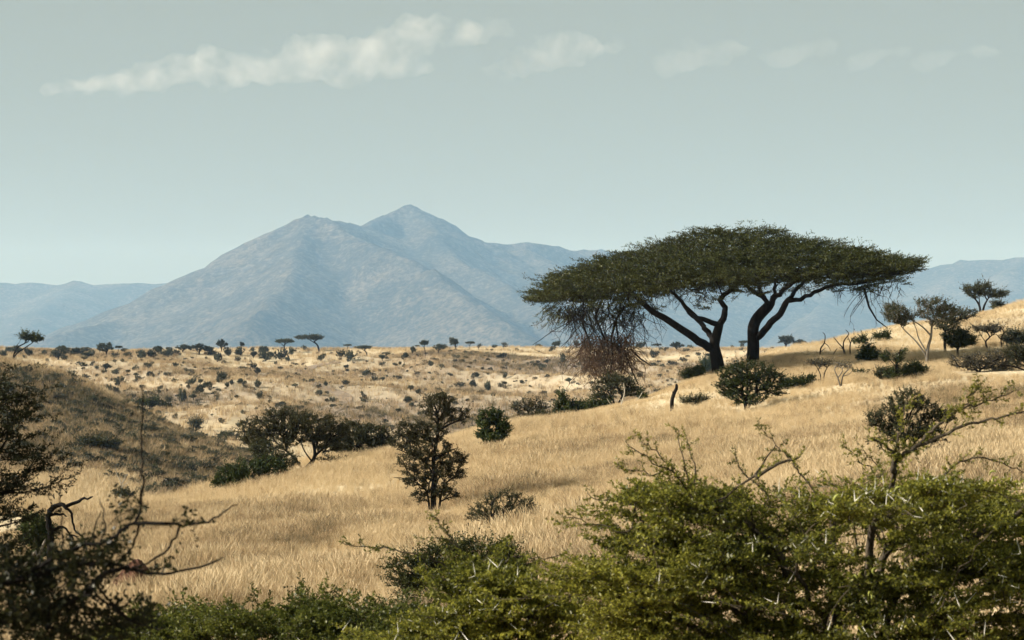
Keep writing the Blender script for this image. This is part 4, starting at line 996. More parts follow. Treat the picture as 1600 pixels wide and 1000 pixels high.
KIND = {k: [unit_bush(900 + 10 * i + j, k) for j in range(n)] for i, (k, n) in enumerate((('bush', 7), ('round', 4), ('flat', 5), ('sparse', 4)))}
for k in KIND:
    for me_ in KIND[k]:
        me_.materials.append(M['bark']); me_.materials.append(M['far_leaf'])
NAME = {'bush': 'bush', 'round': 'round_tree', 'flat': 'flat_topped_acacia', 'sparse': 'thin_tree'}
CAT = {'bush': 'bush', 'round': 'tree', 'flat': 'tree', 'sparse': 'tree'}
fr = np.random.default_rng(77)
def far_plant(kind, x, y, w_, h_, label, group):
    b = hit(x, y, 270, 742)
    k = b[1] / F
    me_ = KIND[kind][int(fr.integers(0, len(KIND[kind])))]
    o = bpy.data.objects.new(NAME[kind], me_)
    col.objects.link(o)
    o.location = b
    wid = {'bush': 2.3, 'round': 1.5, 'flat': 1.9, 'sparse': 1.5}[kind]; hei = {'bush': 1.15, 'round': 1.25, 'flat': 1.02, 'sparse': 1.15}[kind]
    sx = w_ * k / wid
    o.scale = (sx, sx * fr.uniform(0.8, 1.1), h_ * k / hei)
    o.rotation_euler = (0, 0, fr.uniform(0, 6.28) if kind != 'flat' else fr.uniform(-.5, .5))
    return tag(o, label, CAT[kind], group)
RG = 'trees and bushes along the far ridge'
ridge = [
 ('bush', 6, 559, 18, 13, 'dark bush on the far ridge behind the leaning acacia'), ('bush', 47, 557, 20, 14, 'grey bush on the far ridge just right of the leaning acacia'),
 ('bush', 69, 556, 15, 10, None), ('bush', 91, 562, 28, 17, 'rounded dark bush on the far ridge, second largest at left'), ('bush', 110, 557, 18, 12, None), ('bush', 140, 558, 20, 13, None),
 ('round', 166, 556, 29, 21, 'big round dark tree on the far ridge at left'), ('flat', 185, 552, 12, 11, 'tiny umbrella tree right beside the big round ridge tree'), ('bush', 198, 550, 20, 7, None),
 ('bush', 222, 562, 26, 17, 'left end of the dense dark thicket on the far ridge'), ('bush', 241, 561, 26, 18, 'middle of the dense dark thicket on the far ridge'), ('bush', 263, 560, 24, 15, 'right end of the dense dark thicket on the far ridge'),
 ('bush', 242, 547, 24, 6, None), ('bush', 263, 548, 16, 6, None), ('round', 286, 551, 23, 13, 'wide dark tree on the far ridge above the dense thicket'), ('round', 311, 554, 27, 17, 'broad dark tree on the far ridge left of the tall round one'), ('round', 346, 549, 19, 19, 'tall round tree standing out on the far ridge'),
 ('bush', 329, 555, 17, 11, None), ('bush', 358, 557, 22, 16, 'dark bush on the far ridge below the tall round tree'), ('bush', 376, 556, 22, 14, None), ('round', 380, 545, 10, 11, None), ('bush', 395, 551, 12, 9, None), ('bush', 408, 552, 12, 12, None),
 ('flat', 444, 551, 33, 21, 'flat-topped tree on the far ridge, smaller of the two umbrellas'), ('bush', 440, 565, 28, 20, 'dark bush mass below the smaller umbrella on the ridge'), ('bush', 455, 556, 14, 14, None), ('bush', 412, 562, 15, 15, None),
 ('flat', 499, 550, 48, 27, 'largest flat-topped umbrella tree on the far ridge'), ('bush', 501, 564, 15, 13, 'dark bush directly below the largest ridge umbrella'), ('bush', 474, 548, 14, 9, None), ('flat', 543, 547, 13, 9, 'tiny flat tree on the skyline right of the largest umbrella'),
 ('flat', 574, 557, 31, 17, 'low flat-topped tree with a clear stem on the far ridge'), ('bush', 533, 560, 17, 14, None), ('bush', 547, 564, 27, 17, 'grey bush left of the clear-stemmed flat tree'), ('sparse', 603, 559, 22, 11, 'thin open tree on the far ridge past the flat tree'),
 ('bush', 630, 562, 17, 13, None), ('round', 644, 556, 13, 15, None), ('flat', 665, 557, 17, 25, 'slender flat-topped tree on the far ridge'), ('flat', 652, 545, 9, 7, None), ('round', 685, 552, 19, 15, 'dark round tree right of the slender flat-topped one'), ('sparse', 695, 548, 12, 12, None),
 ('round', 712, 547, 19, 20, 'dark round tree breaking the skyline above the ragged thorn tree'), ('flat', 734, 546, 17, 12, 'small flat-topped tree on the skyline right of the ragged thorn tree'), ('sparse', 748, 547, 11, 11, None), ('bush', 772, 544, 14, 6, None), ('sparse', 787, 546, 15, 13, None), ('bush', 785, 560, 22, 9, None),
 ('bush', 808, 549, 9, 6, None), ('bush', 842, 543, 21, 8, None), ('round', 866, 543, 18, 13, 'dark round tree on the skyline left of the hanging twigs'), ('bush', 863, 548, 11, 8, None), ('round', 901, 541, 10, 14, None), ('bush', 920, 547, 28, 16, None),
 ('bush', 998, 545, 26, 12, None), ('flat', 1026, 539, 15, 9, None), ('sparse', 1061, 540, 12, 13, None), ('round', 1057, 548, 23, 14, 'round grey bush seen below the left limb of the acacia'), ('bush', 1079, 540, 17, 8, None), ('bush', 1032, 548, 10, 6, None), ('bush', 1074, 549, 11, 5, None), ('bush', 1022, 560, 15, 14, 'dark bush on the far slope right of the hanging twigs'),
 ('bush', 1090, 556, 12, 6, None), ('flat', 1162, 541, 19, 12, None), ('round', 1228, 540, 32, 21, 'dark tree group left of the dead trees, seen past the right trunk'), ('round', 1250, 540, 24, 15, 'lower right tree of the dark group past the right trunk'), ('bush', 1268, 540, 9, 9, None), ('sparse', 1160, 548, 10, 14, None), ('bush', 1144, 545, 9, 6, None)]
ANCH = [(30, 'leaning acacia'), (91, 'rounded ridge bush'), (166, 'big round ridge tree'), (241, 'dense ridge thicket'), (311, 'broad ridge tree'), (346, 'tall round ridge tree'), (444, 'smaller ridge umbrella'), (499, 'largest ridge umbrella'), (574, 'clear-stemmed ridge tree'), (620, 'thin ridge tree'),
        (665, 'slender ridge tree'), (712, 'ragged thorn tree'), (771, 'lone crest bush'), (866, 'round skyline tree'), (940, 'hanging twigs'), (1057, 'left acacia limb'), (1125, 'acacia trunks'), (1230, 'dark tree group')]
def anchor(x): return min(ANCH, key=lambda a: abs(a[0] - x))[1]
def name_all(items):
    """items: (object, what, plural, where, x): one thing alone keeps its phrase, look-alikes are told apart from left to right"""
    from collections import defaultdict
    gr_ = defaultdict(list)
    for it in items: gr_[(it[1], it[3])].append(it)
    cnt = ['', '', 'two', 'three', 'four', 'five', 'six', 'seven', 'eight', 'nine', 'ten', 'eleven', 'twelve']
    od = ['leftmost', 'second-from-left', 'third-from-left', 'fourth-from-left', 'fifth-from-left', 'sixth-from-left', 'seventh-from-left', 'eighth-from-left', 'ninth-from-left', 'tenth-from-left', 'eleventh-from-left']
    for (what, where), l in gr_.items():
        l.sort(key=lambda it: it[4])
        for k_, it in enumerate(l):
            if len(l) == 1: it[0]['label'] = '%s %s' % (what, where)
            else: it[0]['label'] = '%s of %s %s %s' % ('rightmost' if k_ == len(l) - 1 else od[k_], cnt[len(l)], it[2], where)
todo = []
for (k, x, y, w_, h_, lab) in ridge:
    o = far_plant(k, x, y, w_, h_, lab, RG)
    if lab is None:
        wh = {'bush': ('small dark bush', 'small dark bushes'), 'round': ('small round tree', 'small round trees'), 'flat': ('tiny flat-topped tree', 'tiny flat-topped trees'), 'sparse': ('small thin tree', 'small thin trees')}[k]
        todo.append((o, wh[0], wh[1], 'on the ridge by the ' + anchor(x), x))
name_all(todo)
slope = [(131, 564, 17, 9), (165, 581, 20, 13), (187, 601, 23, 13), (179, 616, 23, 16), (228, 577, 11, 11), (180, 568, 12, 7), (192, 566, 11, 6), (233, 590, 18, 11), (216, 594, 15, 8), (182, 585, 17, 10), (133, 592, 13, 8), (127, 573, 21, 8), (70, 580, 19, 12), (87, 585, 13, 10), (273, 574, 14, 8),
 (293, 584, 17, 9), (298, 601, 21, 12), (313, 602, 13, 10), (282, 630, 23, 24), (312, 616, 22, 16), (325, 608, 21, 14), (346, 597, 25, 17), (380, 603, 19, 14), (335, 581, 21, 8), (382, 580, 21, 9), (263, 629, 13, 10), (248, 611, 11, 8), (274, 598, 15, 8), (382, 647, 17, 7), (348, 662, 17, 10), (373, 668, 13, 9), (355, 687, 27, 16), (274, 655, 10, 10), (302, 626, 15, 10), (305, 618, 14, 10), (355, 606, 12, 10), (362, 602, 12, 9), (396, 580, 12, 14),
 (404, 606, 18, 14), (406, 625, 16, 14), (402, 588, 10, 14), (432, 570, 10, 6), (451, 566, 10, 8), (461, 571, 14, 5), (508, 604, 12, 9), (520, 628, 20, 8), (500, 618, 16, 10), (452, 594, 10, 9), (540, 602, 24, 8), (575, 588, 24, 12), (585, 597, 14, 10), (618, 594, 20, 8), (598, 596, 10, 7), (570, 625, 12, 12), (638, 630, 14, 12), (641, 612, 12, 10), (655, 616, 14, 10), (622, 646, 12, 8), (720, 606, 16, 10), (740, 592, 18, 12), (762, 612, 16, 18), (738, 606, 16, 14), (782, 606, 14, 8), (788, 592, 12, 10), (705, 588, 12, 6), (672, 572, 14, 10), (690, 576, 10, 7), (720, 566, 10, 5), (625, 572, 7, 7), (632, 574, 8, 6), (540, 578, 12, 8), (552, 583, 10, 6), (522, 583, 10, 5),
 (845, 578, 22, 10), (855, 570, 12, 8), (880, 566, 18, 8), (835, 572, 14, 6), (1020, 572, 16, 6), (1030, 570, 14, 7), (1050, 572, 16, 8), (1068, 566, 16, 8), (1000, 590, 10, 8), (1030, 592, 12, 8), (1075, 590, 14, 6), (790, 604, 12, 8), (815, 600, 12, 6), (850, 616, 14, 6), (870, 618, 12, 8), (1108, 560, 12, 8), (960, 600, 12, 8)]
SG = 'bushes scattered over the far slope'
used = [(a[0], a[1]) for a in slope]
tries = 0
while len(slope) < 250 and tries < 6000:
    tries += 1
    x = fr.uniform(60, 1130); y = fr.uniform(556, 690)
    if x > 560 and fr.uniform() < 0.45: continue
    b = hit(x, y, 270, 742)
    if b[1] < 300 or b[1] > 735: continue
    if (lambda v: ((gz(v[0] * np.linspace(0.15, 0.97, 60), v[1] * np.linspace(0.15, 0.97, 60)) > v[2] * np.linspace(0.15, 0.97, 60)).any()))(b): continue
    sc_ = float(np.clip(0.35 + 1.6 * fbm(b[0] / 28, b[1] / 45, 141, 3), 0, 1))
    if fr.uniform() > 0.10 + 0.90 * sc_: continue
    if min((a - x) ** 2 + ((c - y) * 2) ** 2 for a, c in used) < 25: continue
    w_ = 4.5 + 14 * fr.beta(1.2, 3.2); used.append((x, y)); slope.append((x, y, w_, w_ * fr.uniform(.45, .8)))
todo = []
for (x, y, w_, h_) in slope:
    lev = 'high up' if y < 578 else 'mid slope' if y < 602 else 'low down'
    sz = 'large dark' if w_ > 19 else 'dark' if w_ > 12 else 'small dark' if w_ > 8 else 'tiny dark'
    kind = 'bush' if fr.uniform() < .8 else 'round' if h_ > 0.6 * w_ else 'sparse'
    o = far_plant(kind, x, y, w_, h_, None, SG)
    nm = {'bush': ('bush', 'bushes'), 'round': ('round tree', 'round trees'), 'sparse': ('thin shrub', 'thin shrubs')}[kind]
    todo.append((o, sz + ' ' + nm[0], sz + ' ' + nm[1], lev + ' below the ' + anchor(x), x))
name_all(todo)

# more bushes: a belt along the left end of the ridge, and dark ones dotted down the left hill
todo = []
for k_ in range(34):
    x = fr.uniform(0, 430); y = fr.uniform(550, 566); w_ = fr.uniform(9, 24)
    o = far_plant('bush' if fr.uniform() < .75 else 'round', x, y, w_, w_ * fr.uniform(.5, .75), None, RG)
    rd = 'round' in o.name
    todo.append((o, 'dark ridge-top ' + ('tree' if rd else 'bush'), 'dark ridge-top ' + ('trees' if rd else 'bushes'), 'below the skyline by the ' + anchor(x), x))
name_all(todo)
todo = []; n_h = 0
while n_h < 60:
    x = fr.uniform(20, 430); y = fr.uniform(600, 752)
    b = hit(x, y, 150, 300)
    if not (172 < b[1] < 268): continue
    w_ = 6 + 19 * fr.beta(1.3, 2.6); k_ = b[1] / F
    me_ = KIND['bush'][int(fr.integers(0, 7))]
    o = bpy.data.objects.new('bush', me_); col.objects.link(o); o.location = b
    sx = w_ * k_ / 2.3; o.scale = (sx, sx, w_ * fr.uniform(.4, .75) * k_ / 1.15); o.rotation_euler = (0, 0, fr.uniform(0, 6.28))
    tag(o, None, 'bush', 'bushes on the left hill')
    sz = 'sizeable' if w_ > 15 else 'small' if w_ > 10 else 'tiny'
    wh = 'high on' if b[1] > 245 else 'halfway up' if b[1] > 215 else 'low on'
    side = 'left end' if x < 120 else 'middle' if x < 240 else 'right end' if x < 330 else 'tail'
    todo.append((o, sz + ' dark bush', sz + ' dark bushes', wh + ' the left hill, ' + side, x)); n_h += 1
name_all(todo)

# ------------------------------------------------------------------ winding track on the far slope
tr = [(528, 566), (517, 568), (500, 571), (488, 574), (477, 578), (470, 582), (469, 589), (486, 598), (509, 607), (530, 615), (538, 622), (535, 631), (525, 639), (509, 645)]
tr = np.array(tr, float); pts = []
for i in range(len(tr) - 1):
    for f in np.linspace(0, 1, 8, endpoint=False):
        p0, p1, p2, p3 = tr[max(i - 1, 0)], tr[i], tr[i + 1], tr[min(i + 2, len(tr) - 1)]
        pts.append(0.5 * (2 * p1 + (p2 - p0) * f + (2 * p0 - 5 * p1 + 4 * p2 - p3) * f * f + (3 * p1 - p0 - 3 * p2 + p3) * f ** 3))
pw_ = np.array([hit(a, b, 300, 742) for a, b in pts])
for _ in range(10): pw_[1:-1] = 0.25 * pw_[:-2] + 0.5 * pw_[1:-1] + 0.25 * pw_[2:]
T_ = unit(np.gradient(pw_[:, :2], axis=0)); N_ = np.stack([-T_[:, 1], T_[:, 0]], 1)
rows_ = []
for o_ in (-1.5, -.5, .5, 1.5):
    xy = pw_[:, :2] + N_ * o_
    rows_.append(np.concatenate([xy, (gz(xy[:, 0], xy[:, 1]) + 0.12)[:, None]], 1))
V = np.stack(rows_, 1).reshape(-1, 3); n = len(pw_)
Fq = np.array([[i * 4 + k, i * 4 + k + 1, i * 4 + k + 5, i * 4 + k + 4] for i in range(n - 1) for k in range(3)])
tm = bark_mat('bare track earth', (0.20, 0.16, 0.12), (0.34, 0.27, 0.20), 0.6)
tag(obj('path', mk_mesh('path', [(V, Fq, 0)], True), tm), 'winding earth track on the far slope', None, kind='structure')

# ------------------------------------------------------------------ grass
def grass_tuft(seed, nb, h0, h1, rad, wid, heads=True):
    g = np.random.default_rng(seed)
    Vs = []; Fs = []; off = 0
    for _ in range(nb):
        a = g.uniform(0, 6.28); r = rad * math.sqrt(g.uniform()); b = np.array([math.cos(a) * r, math.sin(a) * r, -0.05])
        h = g.uniform(h0, h1); ln = g.normal(size=2) * 0.34 + np.array([0.08, 0.0]); ph = g.uniform(0, 6.28)
        s_ = np.array([math.cos(ph), math.sin(ph), 0]) * wid
        ts = [0, .4, .72, .86, 1.0]; ws = [1, .8, .5, 1.6 if heads else .4, .05]
        pts = [b + np.array([ln[0] * h * t_ ** 1.8, ln[1] * h * t_ ** 1.8, h * t_]) for t_ in ts]
        for p_, w_ in zip(pts, ws): Vs.append(p_ - s_ * w_ * .5); Vs.append(p_ + s_ * w_ * .5)
        for k in range(4): Fs.append([off + 2 * k, off + 2 * k + 1, off + 2 * k + 3, off + 2 * k + 2])
        off += 10
    return mk_mesh('grass_tuft', [(np.array(Vs), np.array(Fs), 0)])
m, t, out = new_mat('dry golden grass')
ai = t.nodes.new('ShaderNodeAttribute'); ai.attribute_type = 'INSTANCER'; ai.attribute_name = 'tint'
geo = t.nodes.new('ShaderNodeNewGeometry')
ad = t.nodes.new('ShaderNodeMath'); ad.operation = 'MULTIPLY_ADD'; ad.inputs[1].default_value = 0.42
t.links.new(geo.outputs['Random Per Island'], ad.inputs[0]); t.links.new(ai.outputs['Fac'], ad.inputs[2])
c = ramp(t, [(0.0, (0.70, 0.585, 0.39)), (0.28, (0.59, 0.465, 0.285)), (0.5, (0.46, 0.345, 0.205)), (0.7, (0.32, 0.225, 0.135)), (0.86, (0.20, 0.165, 0.095)), (1.0, (0.11, 0.10, 0.062))], ad.outputs[0])
d = t.nodes.new('ShaderNodeBsdfDiffuse'); t.links.new(c, d.inputs[0])
tl = t.nodes.new('ShaderNodeBsdfTranslucent'); t.links.new(c, tl.inputs[0])
mx = t.nodes.new('ShaderNodeMixShader'); mx.inputs[0].default_value = 0.22
t.links.new(d.outputs[0], mx.inputs[1]); t.links.new(tl.outputs[0], mx.inputs[2]); t.links.new(mx.outputs[0], out.inputs[0])
GRASS = m
def scatter(name, meshes, mat, pts, rot, scl, tint, var, label):
    lib = bpy.data.collections.new(name + '_kinds')
    for i, me_ in enumerate(meshes):
        if not me_.materials: me_.materials.append(mat)
        lib.objects.link(bpy.data.objects.new('%s_kind_%d' % (name, i), me_))
    me = bpy.data.meshes.new(name)
    me.vertices.add(len(pts)); me.vertices.foreach_set('co', pts.astype(np.float32).ravel())
    for nm, ty, dat in (('rotz', 'FLOAT', rot), ('size', 'FLOAT', scl), ('tint', 'FLOAT', tint), ('pick', 'INT', var)):
        a = me.attributes.new(nm, ty, 'POINT'); a.data.foreach_set('value', dat.astype(np.float32 if ty == 'FLOAT' else np.int32))
    o = bpy.data.objects.new(name, me); col.objects.link(o)
    gt = bpy.data.node_groups.new(name + '_scatter', 'GeometryNodeTree')
    gt.interface.new_socket('Geometry', in_out='INPUT', socket_type='NodeSocketGeometry')
    gt.interface.new_socket('Geometry', in_out='OUTPUT', socket_type='NodeSocketGeometry')
    N = gt.nodes.new; Lk = gt.links.new
    gi = N('NodeGroupInput'); go = N('NodeGroupOutput')
    ci = N('GeometryNodeCollectionInfo'); ci.inputs['Collection'].default_value = lib; ci.inputs['Separate Children'].default_value = True; ci.inputs['Reset Children'].default_value = True
    ip = N('GeometryNodeInstanceOnPoints'); ip.inputs['Pick Instance'].default_value = True
    def na(nm, ty):
        q_ = N('GeometryNodeInputNamedAttribute'); q_.data_type = ty; q_.inputs['Name'].default_value = nm
        return next(s_ for s_ in q_.outputs if s_.enabled and s_.name == 'Attribute')
    cx = N('ShaderNodeCombineXYZ'); Lk(na('rotz', 'FLOAT'), cx.inputs[2])
    cs = N('ShaderNodeCombineXYZ')
    sz = na('size', 'FLOAT')
    for k in range(3): Lk(sz, cs.inputs[k])
    Lk(gi.outputs[0], ip.inputs['Points']); Lk(ci.outputs[0], ip.inputs['Instance']); Lk(na('pick', 'INT'), ip.inputs['Instance Index'])
    Lk(cx.outputs[0], ip.inputs['Rotation']); Lk(cs.outputs[0], ip.inputs['Scale']); Lk(ip.outputs[0], go.inputs[0])
    mo_ = o.modifiers.new('scatter', 'NODES'); mo_.node_group = gt
    return tag(o, label, None, kind='stuff')
gg = np.random.default_rng(321)
def wedge(n, d0, d1, x0=-120, x1=1720):
    d_ = np.sqrt(gg.uniform(d0 * d0, d1 * d1, n)); c_ = gg.uniform(x0, x1, n)
    return (c_ - 800) / F * d_, d_, c_
def visible(x, y, z, lift=0.9):
    ok = np.ones(len(x), bool)
    for f in np.concatenate([np.linspace(0.25, 0.8, 14), np.linspace(0.82, 0.985, 18)]):
        ok &= gz(x * f, y * f) < (z + lift) * f + 0.02
    return ok
def lay(n, d0, d1, sel, x0=-120, x1=1720, lift=0.9):
    x, y, c_ = wedge(n, d0, d1, x0, x1)
    z = gz(x, y); k = visible(x, y, z, lift) & sel(x, y, c_)
    return x[k], y[k], z[k], c_[k]
def tint_at(x, y, lo=0.0):
    b = 0.04 + 0.50 * fbm(x / 9, y / 16, 81, 4) + 0.30 * fbm(x / 26, y / 40, 181, 2) + 0.34 * fbm(x / 1.7, y / 2.6, 91, 2) + gg.normal(size=len(x)) * 0.20
    return b + lo
tufts = [grass_tuft(500 + i, 52, .30, .80, .27, .0065) for i in range(4)] + [grass_tuft(520 + i, 70, .30, .85, .19, .0062) for i in range(2)]
sets = []
keep = np.array(FEET)
def clear_of(x, y):
    s_ = np.ones(len(x))
    for fx_, fy_, r_ in keep:
        dd_ = np.hypot((x - fx_), (y - fy_ + 0.5 * r_) / 1.3)
        s_ = np.minimum(s_, np.clip((dd_ - 0.45 * r_) / (0.9 * r_), 0.22, 1))
    return s_
always = lambda x, y, c_: np.ones(len(x), bool)
near_sel = lambda x, y, c_: (c_ > 60) | (y < 110)
a0 = lay(14000, 4, 30, always, -1000, 2600, 3.0); a1 = lay(78000, 30, 75, always, -550, 2150, 2.5); a2 = lay(78000, 75, 140, near_sel, -250, 1950, 1.6); a3 = lay(62000, 140, 255, lambda x, y, c_: c_ > 1080, -120, 1850, 1.2)
X = np.concatenate([a[0] for a in (a0, a1, a2, a3)]); Y = np.concatenate([a[1] for a in (a0, a1, a2, a3)]); Z = np.concatenate([a[2] for a in (a0, a1, a2, a3)])
pk = gg.integers(0, 6, len(X))
tn = tint_at(X, Y) + np.where(pk >= 4, gg.uniform(-.1, .5, len(X)), 0) - 0.10 * np.clip((Y - 100) / 60, 0, 1)
scatter('grass', tufts, GRASS, np.stack([X, Y, Z], 1), gg.uniform(-1.2, 1.2, len(X)), gg.uniform(.40, .90, len(X)) * np.clip(0.96 - (Y - 50) / 160, .55, 0.98) * np.clip(0.80 + 0.75 * fbm(X / 3.5, Y / 5.0, 201, 3), .35, 1.35) * clear_of(X, Y), np.clip(tn, 0, 1), pk, 'tall golden dry grass covering the near slope')
print('near grass', len(X))
tuft2 = [grass_tuft(600 + i, 22, .5, .9, .55, .034, False) for i in range(4)]
b1 = lay(36000, 140, 275, lambda x, y, c_: c_ < 560, -120, 560)
X, Y, Z = b1[:3]
tn = 0.20 + 0.50 * scrub_shade_at(X, Y) + gg.normal(size=len(X)) * .24 + 0.25 * fbm(X / 5, Y / 9, 99, 3) - 0.35 * np.clip((190 - Y) / 20, 0, 1)  # tint follows the scrub value, painted crest sun and valley shade included
scatter('hill_grass', tuft2, GRASS, np.stack([X, Y, Z], 1), gg.uniform(0, 6.28, len(X)), gg.uniform(.6, 1.3, len(X)), np.clip(tn, 0, 1), gg.integers(0, 4, len(X)), 'dull brown grass and scrub on the left hill')
print('hill grass', len(X))
c1 = lay(70000, 285, 745, lambda x, y, c_: gg.uniform(0, 1, len(x)) < 0.25 + 0.75 * scrub_shade_at(x, y), -60, 1660)
X, Y, Z = c1[:3]
tn = 0.12 + 0.55 * scrub_shade_at(X, Y) + gg.normal(size=len(X)) * .16
scatter('far_grass', tuft2, GRASS, np.stack([X, Y, Z], 1), gg.uniform(0, 6.28, len(X)), gg.uniform(.7, 1.5, len(X)), np.clip(tn, 0, 1), gg.integers(0, 4, len(X)), 'dry tussock grass over the far slope')
print('far grass', len(X))

# low grey scrub too small and too many to tell apart
e1 = lay(9000, 290, 740, lambda x, y, c_: gg.uniform(0, 1, len(x)) < 0.08 + 0.75 * scrub_shade_at(x, y) ** 1.5, -60, 1400)
e2 = lay(3400, 165, 272, lambda x, y, c_: gg.uniform(0, 1, len(x)) < 0.8 * scrub_shade_at(x, y), -60, 480)
X, Y, Z = [np.concatenate([e1[k], e2[k]]) for k in range(3)]
scatter('scrub', [m_.copy() for m_ in KIND['bush'][:4] + KIND['sparse'][:2]], None, np.stack([X, Y, Z], 1), gg.uniform(0, 6.28, len(X)), np.where(Y < 275, 1.25, 1.0) * gg.uniform(.25, .85, len(X)) ** 1.3, np.zeros(len(X)), gg.integers(0, 6, len(X)), 'low grey-green scrub dotted over the far slope and left hill')
print('scrub', len(X))

# ------------------------------------------------------------------ foreground thorn bush
def fp(x, y, d, b): return px(x, y, d) - b
def thorn_bush(label, D0, foot_px, blobs, n_att, leafm, leaf, sh, sh_len, n_leaf, stems, seed, pods, thorns, depth=0.7, up=0.05, clip_y=1090, extra=0, flat=0.45):
    g = np.random.default_rng(seed)
    b = ground(foot_px, D0)
    s = Skel(g)
    for (x, y, dy) in stems['main']:
        e = fp(x, y, D0 + dy, b)
        m_ = np.array([e[0] * 0.45, e[1] * 0.45, e[2] * 0.75])
        s.limb([np.array([0, 0, -.1]), m_ + g.normal(size=3) * 0.04, e], 0.028, 0.010, -1, 0.012, 5)
    for pts, r0, r1, dy in stems.get('arms', []):
        q_ = [fp(x, y, D0 + dy, b) for x, y in pts]
        k = s.nearest(q_[0])
        s.limb([s.P[k]] + q_, r0, r1, k, 0.004, 5)
    pads = []
    for x, y, rx, ry, dy in blobs:          # every mass is a stack of thin tilted tiers
        for _ in range(max(2, int(round(rx * ry / 2000.0)))):
            pads.append((fp(x + g.uniform(-.65, .65) * rx, y + g.uniform(-.8, .8) * ry, D0 + dy + g.uniform(-.35, .35), b), (g.uniform(50, 95) / F * D0, g.uniform(.18, .32), 5.0 / F * D0), g.normal(size=2) * 0.20))
    att = []
    for c_, r_, tl_ in pads:
        v_ = g.normal(size=(int(n_att / len(pads)) + 1, 3)) * 0.55 * np.array(r_)
        v_[:, 2] += v_[:, 0] * tl_[0] + v_[:, 1] * tl_[1] - 0.8 * (v_[:, 0] ** 2 + v_[:, 1] ** 2)
        att.append(c_ + v_)
    att = np.concatenate(att)
    n0 = len(s.P)
    s.grow(att, 0.09, 0.05, 0.10, 0.3, 0.8)
    wv = s.wood(0.0024, 0.42, 0.022)
    tp, td = s.tips()
    arm_i = [i_ for i_ in range(n0) if 0 < s.fix[i_] < 0.012 and s.par[i_] >= 0]
    if arm_i:                                # leafy branchlets along the outer arms too
        ap = np.array([s.P[i_] for i_ in arm_i]); ad_ = unit(ap - np.array([s.P[s.par[i_]] for i_ in arm_i]))
        pick = g.uniform(size=len(ap)) < extra
        ap, ad_ = ap[pick], ad_[pick]
        ad_ = unit(ad_ * 0.8 + g.normal(size=ad_.shape) * 0.55 + np.array([0, 0, .15]))
    cen = np.mean([p_[0] for p_ in pads], axis=0) + np.array([0, 0.5, -0.45])
    dd_ = unit(td * np.array([.7, .7, .3]) + unit((tp - cen) * np.array([1, 1, .15])) * 0.8 + g.normal(size=tp.shape) * np.array([.5, .5, .08]) + np.array([0, 0, up]))
    lv, tw, (B, dr, L) = sprays(tp - dd_ * 0.06, dd_, g, sh_len, sh, sh_len * 0.42, n_leaf, n_leaf + 8, leaf[0], leaf[1], 0.06, 0.0026, 0.22, 0.7)
    bend = np.zeros_like(B)
    if arm_i:
        l3, t3, _ = sprays(ap, ad_, g, 0.055, 3, 0.022, 5, 8, leaf[0] * .7, leaf[1] * .75, 0.05, 0.0016, 0.4, 0.8)
        lv = (np.concatenate([lv[0], l3[0]]), np.concatenate([lv[1], l3[1] + len(lv[0])])); tw = (np.concatenate([tw[0], t3[0]]), np.concatenate([tw[1], t3[1] + len(tw[0])]))
    parts_l = [(lv[0], lv[1], 0)]
    o = empty('thorn_bush', b, label, 'bush')
    obj('branches', mk_mesh('branches', [(wv[0], wv[1], 0), (tw[0], tw[1], 0)]), M['bark_thorn'], o)
    obj('foliage', mk_mesh('foliage', parts_l), M[leafm], o)
    # paired white thorns, each pair one piece
    if thorns:
        tv = []
        for k in range(3):
            a = np.zeros((2, 3)); e = np.array([[0.5 + .1 * k, 0.06, 1.0], [-0.55, 0.05 * k, 0.85 - .1 * k]]) * 0.062
            e2 = e if k == 2 else e[:1]
            tv.append(mk_mesh('thorn', [(*spikes(a[:len(e2)], e2, 0.0024), 0)])); tv[-1].materials.append(M['thorn'])
        f = g.uniform(0.2, 1.0, len(B)); Q = B + dr * (L * f)[:, None] + bend * (L * f * f)[:, None]
        w_ = Q + b
        sxp = 800 + w_[:, 0] / w_[:, 1] * F; syp = HOR - w_[:, 2] / w_[:, 1] * F
        front = w_[:, 1] - 0.35 * (w_[:, 2])          # nearest and uppermost shoots show their thorns
        ok = np.where((sxp > 150) & (sxp < 1640) & (syp < 1020))[0]
        ok = ok[np.argsort(front[ok])][:thorns * 9]
        ok = g.choice(ok, min(thorns, len(ok)), replace=False)
        for i in ok:
            h = bpy.data.objects.new('thorn', tv[int(g.integers(0, 3))]); col.objects.link(h); h.parent = o
            h.location = Q[i]; h.rotation_euler = (g.normal() * .6, g.normal() * .8, g.uniform(0, 6.28)); h.scale = (1, 1, 1) if g.uniform() < .7 else (.7, .7, .7)
        if pods:
            pv_ = []
            for k in range(3):
                th = np.linspace(0, (3.6, 4.6, 2.6)[k], 14); r = 0.015
                q_ = np.stack([np.cos(th) * r, np.sin(th) * 0.002 * k + th * 0.0015, np.sin(th) * r * 1.2], 1)
                v_, f_ = tubes([(q_, 0.0056 * np.sin(np.linspace(.35, 2.9, 14)))])
                pv_.append(mk_mesh('pod', [(v_, f_, 0)], True)); pv_[-1].materials.append(M['pod'])
            ok2 = np.where((sxp > 830) & (sxp < 1640) & (syp < 1010))[0]
            ok2 = ok2[np.argsort(front[ok2])][:pods * 14]
            cl = g.choice(ok2, pods // 4, replace=False)
            for i in cl:
                for _ in range(4):
                    h = bpy.data.objects.new('pod', pv_[int(g.integers(0, 3))]); col.objects.link(h); h.parent = o
                    h.location = Q[i] + g.normal(size=3) * np.array([.035, .02, .03]) + np.array([0, .01, -.02]); h.rotation_euler = (g.normal() * .7, g.normal() * 1.0, g.normal() * 1.2)
    return o
